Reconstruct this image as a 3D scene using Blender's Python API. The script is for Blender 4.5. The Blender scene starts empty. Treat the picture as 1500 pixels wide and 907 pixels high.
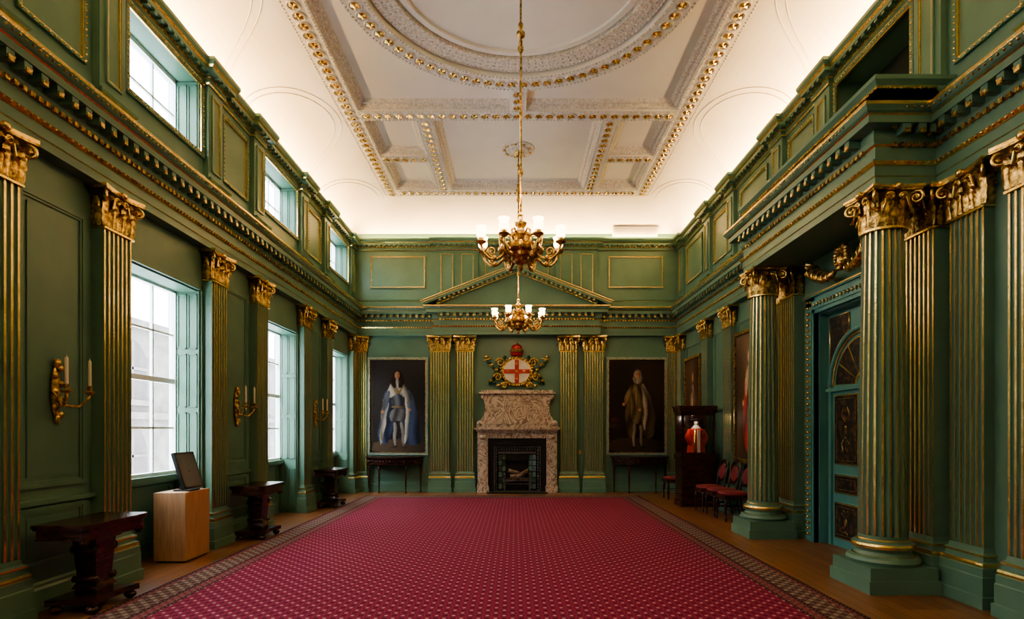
import bpy, math, random
import numpy as np
from mathutils import Matrix, Vector
import bmesh
random.seed(3)
pi=math.pi
sc=bpy.context.scene
# ------------------------------------------------------------------ materials
def newmat(name):
    m=bpy.data.materials.new(name); m.use_nodes=True
    nt=m.node_tree; b=nt.nodes['Principled BSDF']
    return m,nt,b
def noise_mat(name,c1,c2,scale=6,rough=.5,metal=0,bump=0,bscale=None,detail=4,r2=None,stretch=(1,1,1),lo=.35,hi=.65,spec=None):
    m,nt,b=newmat(name)
    tc=nt.nodes.new('ShaderNodeTexCoord'); mp=nt.nodes.new('ShaderNodeMapping')
    mp.inputs['Scale'].default_value=stretch
    nt.links.new(tc.outputs['Object'],mp.inputs[0])
    n=nt.nodes.new('ShaderNodeTexNoise'); n.inputs['Scale'].default_value=scale; n.inputs['Detail'].default_value=detail
    nt.links.new(mp.outputs[0],n.inputs['Vector'])
    r=nt.nodes.new('ShaderNodeValToRGB'); r.color_ramp.elements[0].color=(*c1,1); r.color_ramp.elements[1].color=(*c2,1)
    r.color_ramp.elements[0].position=lo; r.color_ramp.elements[1].position=hi
    nt.links.new(n.outputs['Fac'],r.inputs[0]); nt.links.new(r.outputs[0],b.inputs['Base Color'])
    b.inputs['Roughness'].default_value=rough; b.inputs['Metallic'].default_value=metal
    if spec is not None: b.inputs['Specular IOR Level'].default_value=spec
    if bump:
        n2=nt.nodes.new('ShaderNodeTexNoise'); n2.inputs['Scale'].default_value=bscale or scale*3
        nt.links.new(mp.outputs[0],n2.inputs['Vector'])
        bp=nt.nodes.new('ShaderNodeBump'); bp.inputs['Strength'].default_value=bump; bp.inputs['Distance'].default_value=.01
        nt.links.new(n2.outputs['Fac'],bp.inputs['Height']); nt.links.new(bp.outputs[0],b.inputs['Normal'])
    return m
def emis(name,col,st):
    m,nt,b=newmat(name); b.inputs['Base Color'].default_value=(*col,1)
    b.inputs['Emission Color'].default_value=(*col,1); b.inputs['Emission Strength'].default_value=st
    return m
GREEN=noise_mat('green_paint',(.092,.190,.138),(.112,.220,.160),2.5,.38)
GREEND=noise_mat('green_paint_panel',(.084,.176,.128),(.102,.202,.146),2.5,.38)
TEAL=noise_mat('teal_paint',(.075,.235,.225),(.09,.265,.25),3,.38)
GOLD=noise_mat('gilding',(.74,.50,.15),(.98,.72,.28),14,.25,.9,.2,60)
GOLDA=noise_mat('aged_gilding',(.18,.11,.035),(.86,.60,.22),26,.28,.9,.5,50)
PLAST=noise_mat('plaster_white',(.68,.65,.63),(.73,.70,.68),1.5,.75)
PLASTR=noise_mat('plaster_relief',(.48,.44,.41),(.74,.70,.67),30,.75,0,.5,60)
WHITE=noise_mat('white_sash_paint',(.75,.77,.76),(.8,.82,.81),3,.4)
MAHOG=noise_mat('mahogany',(.022,.008,.006),(.060,.020,.013),9,.22,stretch=(1,1,5))
OAK=noise_mat('oak_veneer',(.36,.20,.11),(.46,.27,.15),7,.45,stretch=(6,6,.5))
RED=noise_mat('red_upholstery',(.13,.010,.016),(.20,.018,.026),20,.7)
ROBE=noise_mat('scarlet_robe',(.40,.02,.02),(.55,.04,.03),20,.7)
BLACK=noise_mat('black_iron',(.008,.008,.009),(.02,.02,.022),20,.4,.3)
IRON=noise_mat('polished_iron',(.10,.105,.11),(.2,.2,.21),20,.35,.8)
DOORP=noise_mat('door_painted_panel',(.010,.014,.018),(.15,.085,.04),17,.32,lo=.48,hi=.72,detail=6)
CREAM=noise_mat('candle_wax',(.8,.74,.58),(.84,.78,.62),8,.5)
SILV=noise_mat('frame_silver_green',(.22,.30,.26),(.34,.42,.37),9,.4,.3)
REDP=noise_mat('heraldic_red',(.38,.02,.02),(.45,.03,.03),9,.4)
WHP=noise_mat('heraldic_white',(.62,.58,.5),(.68,.64,.56),9,.4)
DGRN=noise_mat('dark_green_enamel',(.01,.06,.035),(.03,.1,.06),9,.35)
STONE=noise_mat('outside_stone',(.085,.070,.062),(.135,.112,.10),2,.8)
DARKW=noise_mat('outside_window_dark',(.030,.018,.018),(.05,.032,.032),3,.5)
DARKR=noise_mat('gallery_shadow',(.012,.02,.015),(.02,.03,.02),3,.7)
WOODLOG=noise_mat('log_bark',(.10,.06,.035),(.28,.18,.10),25,.8)
SHADE=emis('lit_glass_shade',(1,.70,.38),8)
SCREEN=noise_mat('display_screen',(.09,.11,.12),(.14,.16,.17),2,.12)
SKIN=noise_mat('mannequin_pale',(.6,.5,.4),(.66,.56,.46),9,.5)
def glassmat():
    m=bpy.data.materials.new('clear_glass'); m.use_nodes=True; nt=m.node_tree; nt.nodes.clear()
    o=nt.nodes.new('ShaderNodeOutputMaterial'); mx=nt.nodes.new('ShaderNodeMixShader')
    t=nt.nodes.new('ShaderNodeBsdfTransparent'); g=nt.nodes.new('ShaderNodeBsdfGlossy'); g.inputs['Roughness'].default_value=.03
    mx.inputs[0].default_value=.06
    nt.links.new(t.outputs[0],mx.inputs[1]); nt.links.new(g.outputs[0],mx.inputs[2]); nt.links.new(mx.outputs[0],o.inputs[0])
    return m
GLASS=glassmat()
def marble():
    m,nt,b=newmat('veined_marble')
    tc=nt.nodes.new('ShaderNodeTexCoord')
    n=nt.nodes.new('ShaderNodeTexNoise'); n.inputs['Scale'].default_value=2.1; n.inputs['Detail'].default_value=7; n.inputs['Distortion'].default_value=1.7
    nt.links.new(tc.outputs['Object'],n.inputs['Vector'])
    r=nt.nodes.new('ShaderNodeValToRGB'); e=r.color_ramp.elements
    e[0].position=.30; e[0].color=(.44,.35,.27,1); e[1].position=.70; e[1].color=(.48,.39,.31,1)
    for p,c in ((.39,(.50,.42,.34)),(.43,(.17,.105,.085)),(.46,(.54,.47,.39)),(.495,(.44,.36,.29)),(.52,(.13,.08,.07)),(.55,(.52,.45,.38)),(.59,(.54,.47,.39)),(.62,(.20,.13,.11)),(.65,(.48,.41,.34))):
        x=e.new(p); x.color=(*c,1)
    nt.links.new(n.outputs['Fac'],r.inputs[0]); nt.links.new(r.outputs[0],b.inputs['Base Color']); b.inputs['Roughness'].default_value=.3
    return m
MARBLE=marble()
class NG:
    def __init__(s,nt): s.nt=nt
    def m(s,op,a,b=None,c=None):
        n=s.nt.nodes.new('ShaderNodeMath'); n.operation=op
        for i,v in enumerate((a,b,c)):
            if v is None: continue
            if isinstance(v,(int,float)): n.inputs[i].default_value=v
            else: s.nt.links.new(v,n.inputs[i])
        return n.outputs[0]
    def mix(s,f,a,b):
        n=s.nt.nodes.new('ShaderNodeMix'); n.data_type='RGBA'
        s.nt.links.new(f,n.inputs[0])
        for i,v in ((6,a),(7,b)):
            if isinstance(v,tuple): n.inputs[i].default_value=(*v,1)
            else: s.nt.links.new(v,n.inputs[i])
        return n.outputs[2]
def carpet_mat(name,base,dark,dot,sp,thr=.72,lo=-.45):
    m,nt,b=newmat(name); g=NG(nt)
    tc=nt.nodes.new('ShaderNodeTexCoord'); sx=nt.nodes.new('ShaderNodeSeparateXYZ'); nt.links.new(tc.outputs['Object'],sx.inputs[0])
    u=g.m('COSINE',g.m('MULTIPLY',sx.outputs[0],2*pi/sp)); v=g.m('COSINE',g.m('MULTIPLY',sx.outputs[1],2*pi/sp))
    p=g.m('MULTIPLY',u,v)
    c=g.mix(g.m('LESS_THAN',p,lo),base,dark)
    c=g.mix(g.m('LESS_THAN',g.m('ABSOLUTE',g.m('SUBTRACT',p,.25)),.12),c,dark)
    c=g.mix(g.m('GREATER_THAN',p,thr),c,dot)
    n=nt.nodes.new('ShaderNodeTexNoise'); n.inputs['Scale'].default_value=300; nt.links.new(tc.outputs['Object'],n.inputs['Vector'])
    n2=nt.nodes.new('ShaderNodeMix'); n2.data_type='RGBA'; n2.blend_type='MULTIPLY'; n2.inputs[0].default_value=.35
    nt.links.new(c,n2.inputs[6]); nt.links.new(n.outputs['Color'],n2.inputs[7])
    nt.links.new(n2.outputs[2],b.inputs['Base Color']); b.inputs['Roughness'].default_value=.95; b.inputs['Specular IOR Level'].default_value=.1
    return m
CARP=carpet_mat('carpet_red_field',(.250,.032,.075),(.115,.013,.032),(.46,.27,.28),.135,.80)
CB1=carpet_mat('carpet_border_scroll',(.17,.125,.10),(.07,.03,.032),(.30,.25,.20),.13,.6,-.4)
CB2=carpet_mat('carpet_border_dark',(.045,.022,.025),(.08,.02,.025),(.26,.19,.14),.05)
CB3=carpet_mat('carpet_border_pink',(.20,.035,.05),(.20,.13,.11),(.08,.025,.03),.09)
def floor_mat():
    m,nt,b=newmat('oak_floorboards')
    tc=nt.nodes.new('ShaderNodeTexCoord'); mp=nt.nodes.new('ShaderNodeMapping'); mp.inputs['Rotation'].default_value=(0,0,pi/2)
    nt.links.new(tc.outputs['Object'],mp.inputs[0])
    br=nt.nodes.new('ShaderNodeTexBrick'); br.inputs['Scale'].default_value=1; br.inputs['Brick Width'].default_value=2.4; br.inputs['Row Height'].default_value=.13
    br.inputs['Mortar Size'].default_value=.004; br.inputs['Color1'].default_value=(.27,.13,.06,1); br.inputs['Color2'].default_value=(.17,.078,.036,1); br.inputs['Mortar'].default_value=(.03,.015,.008,1)
    br.offset=.37
    nt.links.new(mp.outputs[0],br.inputs['Vector'])
    n=nt.nodes.new('ShaderNodeTexNoise'); n.inputs['Scale'].default_value=6; n.inputs['Detail'].default_value=6
    mp2=nt.nodes.new('ShaderNodeMapping'); mp2.inputs['Scale'].default_value=(8,.8,1); nt.links.new(tc.outputs['Object'],mp2.inputs[0]); nt.links.new(mp2.outputs[0],n.inputs['Vector'])
    r=nt.nodes.new('ShaderNodeValToRGB'); r.color_ramp.elements[0].color=(.55,.5,.45,1); r.color_ramp.elements[1].color=(1.25,1.2,1.1,1)
    nt.links.new(n.outputs['Fac'],r.inputs[0])
    mx=nt.nodes.new('ShaderNodeMix'); mx.data_type='RGBA'; mx.blend_type='MULTIPLY'; mx.inputs[0].default_value=1
    nt.links.new(br.outputs['Color'],mx.inputs[6]); nt.links.new(r.outputs[0],mx.inputs[7]); nt.links.new(mx.outputs[2],b.inputs['Base Color'])
    b.inputs['Roughness'].default_value=.33
    return m
FLOOR=floor_mat()
# ------------------------------------------------------------------ builder
class MB:
    def __init__(s):
        s.v=[];s.f=[];s.mi=[];s.sm=[];s.mats=[];s.M=Matrix.Identity(4)
    def add(s,vs,fs,mat,smooth=False):
        if mat not in s.mats: s.mats.append(mat)
        k=s.mats.index(mat); o=len(s.v)
        for p in vs:
            q=s.M@Vector(p); s.v.append((q.x,q.y,q.z))
        for f in fs:
            s.f.append(tuple(i+o for i in f)); s.mi.append(k); s.sm.append(smooth)
    def box(s,x0,x1,y0,y1,z0,z1,mat):
        s.add([(x0,y0,z0),(x1,y0,z0),(x1,y1,z0),(x0,y1,z0),(x0,y0,z1),(x1,y0,z1),(x1,y1,z1),(x0,y1,z1)],
              [(0,3,2,1),(4,5,6,7),(0,1,5,4),(1,2,6,5),(2,3,7,6),(3,0,4,7)],mat)
    def taper(s,cx,cy,z0,z1,a0,b0,a1,b1,mat):
        s.add([(cx-a0,cy-b0,z0),(cx+a0,cy-b0,z0),(cx+a0,cy+b0,z0),(cx-a0,cy+b0,z0),(cx-a1,cy-b1,z1),(cx+a1,cy-b1,z1),(cx+a1,cy+b1,z1),(cx-a1,cy+b1,z1)],
              [(0,3,2,1),(4,5,6,7),(0,1,5,4),(1,2,6,5),(2,3,7,6),(3,0,4,7)],mat)
    def bead(s,c,r,mat,ry=None,rz=None):
        x,y,z=c; ry=ry or r; rz=rz or r
        s.add([(x+r,y,z),(x-r,y,z),(x,y+ry,z),(x,y-ry,z),(x,y,z+rz),(x,y,z-rz)],
              [(0,2,4),(2,1,4),(1,3,4),(3,0,4),(2,0,5),(1,2,5),(3,1,5),(0,3,5)],mat,True)
    def sph(s,c,r,mat,n=12,k=7):
        if not isinstance(r,tuple): r=(r,r,r)
        vs=[(c[0],c[1],c[2]-r[2])]
        for j in range(1,k):
            a=-pi/2+pi*j/k
            for i in range(n):
                t=2*pi*i/n; vs.append((c[0]+r[0]*math.cos(a)*math.cos(t),c[1]+r[1]*math.cos(a)*math.sin(t),c[2]+r[2]*math.sin(a)))
        vs.append((c[0],c[1],c[2]+r[2])); fs=[]
        for i in range(n): fs.append((0,1+(i+1)%n,1+i))
        for j in range(k-2):
            for i in range(n):
                a=1+j*n+i;b=1+j*n+(i+1)%n; fs.append((a,b,b+n,a+n))
        L=len(vs)-1;o=1+(k-2)*n
        for i in range(n): fs.append((o+i,o+(i+1)%n,L))
        s.add(vs,fs,mat,True)
    def lathe(s,prof,n,mat,c=(0,0,0),smooth=True):
        for j in range(len(prof)-1):
            (r0,z0)=prof[j][:2];(r1,z1)=prof[j+1][:2]; m=prof[j][2] if len(prof[j])>2 else mat
            vs=[];fs=[]
            for i in range(n):
                t=2*pi*i/n; vs.append((c[0]+r0*math.cos(t),c[1]+r0*math.sin(t),c[2]+z0)); vs.append((c[0]+r1*math.cos(t),c[1]+r1*math.sin(t),c[2]+z1))
            for i in range(n):
                k=(i+1)%n; fs.append((2*i,2*k,2*k+1,2*i+1))
            s.add(vs,fs,m,smooth)
    def tube(s,pts,rad,mat,n=7,closed=False):
        P=[Vector(p) for p in pts]; L=len(P)
        if not isinstance(rad,(list,tuple)): rad=[rad]*L
        vs=[];fs=[]; up=None
        for i in range(L):
            if closed: d=(P[(i+1)%L]-P[i-1]).normalized()
            else: d=(P[min(i+1,L-1)]-P[max(i-1,0)]).normalized()
            if up is None:
                up=Vector((0,0,1)) if abs(d.z)<.9 else Vector((1,0,0))
            a=d.cross(up)
            if a.length<1e-4: a=d.cross(Vector((1,.3,.2)))
            a.normalize(); b=a.cross(d).normalized(); up=b
            for k in range(n):
                t=2*pi*k/n; q=P[i]+(a*math.cos(t)+b*math.sin(t))*rad[i]; vs.append(tuple(q))
        R=L if closed else L-1
        for i in range(R):
            for k in range(n):
                a0=i*n+k;a1=i*n+(k+1)%n;b0=((i+1)%L)*n+k;b1=((i+1)%L)*n+(k+1)%n
                fs.append((a0,a1,b1,b0))
        if not closed:
            fs.append(tuple(range(n-1,-1,-1))); fs.append(tuple(range((L-1)*n,L*n)))
        s.add(vs,fs,mat,True)
    def sweep(s,path,prof,mat,closed=False,smooth=False):
        n=len(path); P=[Vector(p) for p in path]; mit=[]
        for i in range(n):
            ns=[]
            if i>0 or closed:
                d=(P[i]-P[i-1]).normalized(); ns.append(Vector((-d.y,d.x)))
            if i<n-1 or closed:
                d=(P[(i+1)%n]-P[i]).normalized(); ns.append(Vector((-d.y,d.x)))
            if len(ns)==1: mit.append(ns[0])
            else: mit.append((ns[0]+ns[1])/(1+ns[0].dot(ns[1])))
        segs=n if closed else n-1
        for j in range(len(prof)-1):
            o0,z0=prof[j][:2];o1,z1=prof[j+1][:2]; m=prof[j][2] if len(prof[j])>2 else mat
            vs=[];fs=[]
            for i in range(n):
                a=P[i]+mit[i]*o0;b=P[i]+mit[i]*o1
                vs.append((a.x,a.y,z0));vs.append((b.x,b.y,z1))
            for i in range(segs):
                k=(i+1)%n; fs.append((2*i,2*k,2*k+1,2*i+1))
            s.add(vs,fs,m,smooth)
    def poly(s,pts,y0,y1,mat,smooth=False):
        n=len(pts); vs=[(x,y0,z) for x,z in pts]+[(x,y1,z) for x,z in pts]
        fs=[tuple(range(n)),tuple(range(2*n-1,n-1,-1))]+[(i,i+n,(i+1)%n+n,(i+1)%n) for i in range(n)]
        s.add(vs,fs,mat,smooth)
    def obj(s,name,loc=(0,0,0),rotz=0,parent=None,recalc=True):
        me=bpy.data.meshes.new(name); me.from_pydata(s.v,[],s.f)
        for m in s.mats: me.materials.append(m)
        me.polygons.foreach_set('material_index',s.mi); me.polygons.foreach_set('use_smooth',s.sm)
        me.update()
        if recalc:
            bm=bmesh.new(); bm.from_mesh(me); bmesh.ops.recalc_face_normals(bm,faces=bm.faces); bm.to_mesh(me); bm.free()
        o=bpy.data.objects.new(name,me); sc.collection.objects.link(o); o.location=loc; o.rotation_euler=(0,0,rotz)
        if parent: o.parent=parent
        return o
def inst(o,name,loc,rotz=0):
    q=bpy.data.objects.new(name,o.data); sc.collection.objects.link(q); q.location=loc; q.rotation_euler=(0,0,rotz); return q
def Mat(rows): return Matrix([rows[0],rows[1],rows[2],(0,0,0,1)])
ML=Mat([(0,1,0,-4),(1,0,0,0),(0,0,1,0)])
MR=Mat([(0,-1,0,4),(1,0,0,0),(0,0,1,0)])
MF=Mat([(1,0,0,0),(0,-1,0,14),(0,0,1,0)])
# ------------------------------------------------------------------ constants
ZC=3.78; ZE=4.44; ZA=6.12
WC=[.15,3.33,6.52,9.70,12.88]; WH=.68
PC=sorted([c-.98 for c in WC]+[c+.92 for c in WC])
WZ0,WZ1=.95,3.25; UZ0,UZ1=4.98,5.86
T=.40
# ------------------------------------------------------------------ floor
b=MB(); b.box(-4.5,4.5,-1.4,14.4,-.12,0,FLOOR); b.obj('floor')
b=MB()
cx0,cx1,cy0,cy1=-3.43,2.76,.2,13.0
def ring(o0,o1,mat,z=.014):
    for (x0,x1,y0,y1) in ((cx0+o0,cx0+o1,cy0+o0,cy1-o0),(cx1-o1,cx1-o0,cy0+o0,cy1-o0),(cx0+o1,cx1-o1,cy0+o0,cy0+o1),(cx0+o1,cx1-o1,cy1-o1,cy1-o0)):
        b.box(x0,x1,y0,y1,0.001,z,mat)
ring(0,.05,CB2);ring(.05,.09,CB3);ring(.09,.31,CB1);ring(.31,.35,CB2);ring(.35,.43,CB3);ring(.43,.46,CB2)
b.box(cx0+.46,cx1-.46,cy0+.46,cy1-.46,.001,.014,CARP)
b.obj('carpet')
# ------------------------------------------------------------------ walls
b=MB()
ys=-1.4
for c in WC:
    b.box(-4-T,-4,ys,c-WH,-.1,6.3,GREEN)
    b.box(-4-T,-4,c-WH,c+WH,WZ1,UZ0,GREEN); b.box(-4-T,-4,c-WH,c+WH,UZ1,6.3,GREEN)
    b.box(-4-T,-4-T+.08,c-WH,c+WH,-.1,WZ0,GREEN)
    ys=c+WH
b.box(-4-T,-4,ys,14.0,-.1,6.3,GREEN)
b.obj('wall_left')
b=MB()
DY0,DY1,DZ=6.08,7.64,3.05
ys=-1.4
for c in (3.33,6.52):
    b.box(4,4+T,ys,c-WH,-.1,6.3,GREEN)
    b.box(4,4+T,c-WH,c+WH,UZ1,6.3,GREEN)
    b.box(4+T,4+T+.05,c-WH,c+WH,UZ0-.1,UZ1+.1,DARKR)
    if c<6: b.box(4,4+T,c-WH,c+WH,-.1,UZ0,GREEN)
    ys=c+WH
b.box(4,4+T,6.52-WH,DY0,-.1,UZ0,GREEN); b.box(4,4+T,DY0,7.2,DZ,UZ0,GREEN)
b.box(4,4+T,7.2,DY1,DZ,6.3,GREEN)
b.box(4,4+T,DY1,14,-.1,6.3,GREEN)
b.box(4.2,4.4,DY0,DY1,-.1,DZ,GREEN)
b.obj('wall_right')
b=MB(); b.box(-4-T,4+T,14,14.4,-.1,6.3,GREEN); b.obj('wall_far')
b=MB(); b.box(-4-T,4+T,-1.4,-1,-.1,6.3,GREEN); b.obj('wall_back')
# ------------------------------------------------------------------ entablature
EPATH=[(4,-1),(4,5.46),(3.43,5.46),(3.43,8.27),(4,8.27),(4,14),(1.86,14),(1.86,13.8),(-1.86,13.8),(-1.86,14),(-4,14),(-4,-1)]
ent=[(0,ZC),(.13,ZC),(.13,3.855,GOLD),(.142,3.86),(.142,3.95,GOLD),(.155,3.955,GOLD),(.175,3.985),(.175,4.0),(.13,4.0),(.13,4.13,GOLD),(.15,4.15),(.165,4.19),(.165,4.275),(.285,4.28),(.285,4.345,GOLD),(.30,4.355),(.32,4.37),(.345,4.41,GOLD),(.35,4.42,GOLD),(.35,4.44),(0,4.46)]
b=MB(); b.sweep(EPATH,ent,GREEN,closed=True)
b.box(3.43,4.0,5.46,8.27,ZC+.002,4.45,GREEN)
b.box(-1.86,1.86,13.8,14,ZC+.002,4.45,GREEN)
def along(path,step,closed=True):
    P=[Vector(p) for p in path]; n=len(P)
    for i in range(n if closed else n-1):
        a=P[i];c=P[(i+1)%n]; L=(c-a).length; d=(c-a)/L; nn=Vector((-d.y,d.x)); k=max(1,round(L/step))
        for j in range(k):
            yield a+d*L*(j+.5)/k,d,nn
def obox(b,p,d,nn,w,o0,o1,z0,z1,mat):
    q=[]
    for (s_,o) in ((-w/2,o0),(w/2,o0),(w/2,o1),(-w/2,o1)):
        v=p+d*s_+nn*o; q.append((v.x,v.y))
    b.add([(x,y,z0) for x,y in q]+[(x,y,z1) for x,y in q],[(0,3,2,1),(4,5,6,7),(0,1,5,4),(1,2,6,5),(2,3,7,6),(3,0,4,7)],mat)
def skipback(p): return p.y<-.9
for p,d,nn in along(EPATH,.155):
    if skipback(p): continue
    obox(b,p,d,nn,.07,.16,.275,4.205,4.278,GREEN)
    obox(b,p,d,nn,.05,.255,.283,4.196,4.235,GOLDA)
    v=p+d*.077+nn*.22; b.bead((v.x,v.y,4.268),.028,GOLDA)
for p,d,nn in along(EPATH,.075):
    if skipback(p): continue
    obox(b,p,d,nn,.042,.135,.162,4.125,4.165,GOLDA)
for p,d,nn in along(EPATH,.06):
    if skipback(p): continue
    v=p+nn*.165; b.bead((v.x,v.y,3.975),.017,GOLDA)
    v=p+nn*.335; b.bead((v.x,v.y,4.392),.016,GOLDA)
b.obj('trim_1')
b=MB()
b.sweep([(4,5.3),(3.3,5.3),(3.3,8.43),(4,8.43)],[(0,4.44),(0,4.66,GOLD),(.015,4.68),(.05,4.72),(.05,4.76),(-.3,4.77)],GREEN)
b.box(3.3,4,5.3,8.43,4.44,4.75,GREEN)
for p,d,nn in along([(3.98,5.3),(3.3,5.3),(3.3,8.43),(3.98,8.43)],.06,False):
    v=p+nn*.012; b.bead((v.x,v.y,4.655),.014,GOLDA)
b.obj('trim_2')
# ------------------------------------------------------------------ attic
SW=.18
def attic_path(dep=.07):
    P=[(4,-1)]
    for c in PC:
        if c-SW<-1: continue
        e=min(c+SW,13.95)
        P+= [(4,c-SW),(4-dep,c-SW),(4-dep,e),(4,e)]
    P.append((4,14))
    for x in (1.95,-.95):
        P+=[(x+.0,14),(x,14-dep),(x-1.0,14-dep),(x-1.0,14)]
    P.append((-4,14))
    for c in reversed(PC):
        if c-SW<-1: continue
        e=min(c+SW,13.95)
        P+=[(-4,e),(-4+dep,e),(-4+dep,c-SW),(-4,c-SW)]
    P.append((-4,-1)); return P
AP=attic_path()
att=[(.02,4.44),(.06,4.44),(.06,4.62,GOLD),(.075,4.635),(.085,4.655),(.085,4.67),(.0,4.68),(.0,5.86),(.02,5.87,GOLD),(.03,5.885),(.03,5.94,GOLD),(.05,5.95),(.05,5.975),(.12,5.985),(.12,6.03,GOLD),(.14,6.05),(.165,6.09),(.165,6.13),(.13,6.13),(.13,6.06),(-.12,6.05)]
b=MB()
b.sweep(AP,[a for a in att[:7]]+[],GREEN,closed=True)
b.sweep(AP,att[7:],GREEN,closed=True)
for c in PC:
    if c-SW<-1: continue
    e=min(c+SW,13.95)
    for sx in (-1,1):
        x0,x1=sorted((sx*3.93,sx*4.0)); b.box(x0,x1,c-SW,e,4.66,5.9,GREEN)
for x in (1.45,-1.45): b.box(x-.5,x+.5,13.93,14,4.66,5.9,GREEN)
b.M=MF
def frame(b,x0,x1,z0,z1,w=.03,pr=.03,mat=GREEN,gold=True,beads=True,y=0):
    b.box(x0,x1,y,y+pr,z0,z0+w,mat);b.box(x0,x1,y,y+pr,z1-w,z1,mat)
    b.box(x0,x0+w,y,y+pr,z0+w,z1-w,mat);b.box(x1-w,x1,y,y+pr,z0+w,z1-w,mat)
    if gold:
        g=.012;a0,a1,c0,c1=x0+w,x1-w,z0+w,z1-w
        b.box(a0,a1,y,y+pr*.8,c0,c0+g,GOLD);b.box(a0,a1,y,y+pr*.8,c1-g,c1,GOLD)
        b.box(a0,a0+g,y,y+pr*.8,c0,c1,GOLD);b.box(a1-g,a1,y,y+pr*.8,c0,c1,GOLD)
    if beads:
        s=.055
        for zz in (z0+w/2,z1-w/2):
            k=int((x1-x0)/s)
            for i in range(k): b.bead((x0+(i+.5)*(x1-x0)/k,y+pr,zz),.015,GOLD)
        for xx in (x0+w/2,x1-w/2):
            k=int((z1-z0)/s)
            for i in range(k): b.bead((xx,y+pr,z0+(i+.5)*(z1-z0)/k),.015,GOLD)
for s_ in (1,-1):
    c=s_*2.9
    frame(b,c-.68,c+.68,4.95,5.75)
    for c in (1.7,1.2): frame(b,s_*c-.17,s_*c+.17,4.8,5.8,.025,.02,beads=False,y=.07)
frame(b,-.8,.8,4.95,5.75)
for M in (ML,MR):
    b.M=M
    for i in range(len(PC)):
        if PC[i]-SW<-1: continue
        c=PC[i]; frame(b,c-.11,min(c+.11,13.93),4.8,5.78,.02,.02,y=.07,gold=True,beads=False)
    for i in range(len(PC)-1):
        a,c=PC[i]+SW,PC[i+1]-SW
        iswin=any(abs((a+c)/2-w)<.2 for w in WC)
        if iswin:
            w=min(WC,key=lambda q:abs(q-(a+c)/2))
            isopen=(M is ML) or w in (3.33,6.52)
            if isopen: frame(b,w-WH-.05,w+WH+.05,UZ0-.05,UZ1+.02,.05,.03,gold=True)
            else: frame(b,w-.55,w+.55,4.9,5.76)
        else: frame(b,a+.1,c-.1,4.85,5.76)
b.M=Matrix.Identity(4)
for p,d,nn in along(AP,.07):
    if skipback(p): continue
    obox(b,p,d,nn,.035,.03,.058,5.945,5.975,GOLDA)
for p,d,nn in along(AP,.12):
    if skipback(p): continue
    obox(b,p,d,nn,.055,.05,.115,5.955,5.984,GREEN)
b.obj('trim_3')
# ------------------------------------------------------------------ ceiling
W=2.98; ZT=6.8; RX=4.06-W; RZ=ZT-6.04
CYF,CYB=14.06-RX,-1.06+RX
b=MB()
N=14
def cove_off(k):
    a=pi/2*k/N; return RX*(1-math.cos(a)),6.04+RZ*math.sin(a)
prof=[cove_off(k) for k in range(N+1)]
b.sweep([(4.06,-1.06),(4.06,14.06),(-4.06,14.06),(-4.06,-1.06)],[(o,z) for o,z in prof],PLAST,closed=True,smooth=True)
b.box(-W-.02,W+.02,CYB-.02,CYF+.02,ZT+.14,ZT+.22,PLAST)
b.box(-4.5,4.5,-1.5,14.5,7.05,7.15,PLAST)
b.obj('ceiling')
b=MB()
def rosette(x,y,r=.066,z=ZT):
    n=10; vs=[(x,y,z-.03)];fs=[]
    for i in range(n):
        t=2*pi*i/n; rr=r*(.95 if i%2 else .62); vs.append((x+rr*math.cos(t),y+rr*math.sin(t),z-.022 if i%2 else z-.01))
    for i in range(n): vs.append((x+r*.9*math.cos(2*pi*i/n),y+r*.9*math.sin(2*pi*i/n),z))
    for i in range(n):
        k=(i+1)%n; fs.append((0,1+i,1+k)); fs.append((1+i,1+n+i,1+n+k,1+k))
    b.add(vs,fs,GOLD)
    m=12;vs=[];fs=[]
    for i in range(m):
        t=2*pi*i/m
        for rr,zz in ((r*1.12,z),(r*1.22,z-.022),(r*1.38,z-.014),(r*1.45,z)): vs.append((x+rr*math.cos(t),y+rr*math.sin(t),zz))
    for i in range(m):
        k=(i+1)%m
        for q in range(3): fs.append((4*i+q,4*i+q+1,4*k+q+1,4*k+q))
    b.add(vs,fs,PLASTR,True)
def chain(x0,y0,x1,y1,step=.185):
    L=math.hypot(x1-x0,y1-y0);k=max(1,round(L/step))
    for i in range(k):
        t=(i+.5)/k; rosette(x0+(x1-x0)*t,y0+(y1-y0)*t)
def edge(x0,y0,x1,y1,z=ZT,w=.02):
    L=math.hypot(x1-x0,y1-y0);k=max(1,int(L/.06))
    for i in range(k):
        t=(i+.5)/k; b.bead((x0+(x1-x0)*t,y0+(y1-y0)*t,z),.022,PLASTR,rz=.018)
BW=.34
X0,X1,Y0,Y1=-W,W,CYB,CYF
b.box(X0,X0+BW,Y0,Y1,ZT,ZT+.145,PLAST);b.box(X1-BW,X1,Y0,Y1,ZT,ZT+.145,PLAST)
b.box(X0+BW,X1-BW,Y0,Y0+BW,ZT,ZT+.145,PLAST);b.box(X0+BW,X1-BW,Y1-BW,Y1,ZT,ZT+.145,PLAST)
h=BW/2
chain(X0+h,Y0,X0+h,Y1);chain(X1-h,Y0,X1-h,Y1);chain(X0+BW,Y0+h,X1-BW,Y0+h);chain(X0+BW,Y1-h,X1-BW,Y1-h)
for o in (.02,BW-.02):
    edge(X0+o,Y0+o,X0+o,Y1-o);edge(X1-o,Y0+o,X1-o,Y1-o);edge(X0+o,Y0+o,X1-o,Y0+o);edge(X0+o,Y1-o,X1-o,Y1-o)
RCY=6.7
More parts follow.
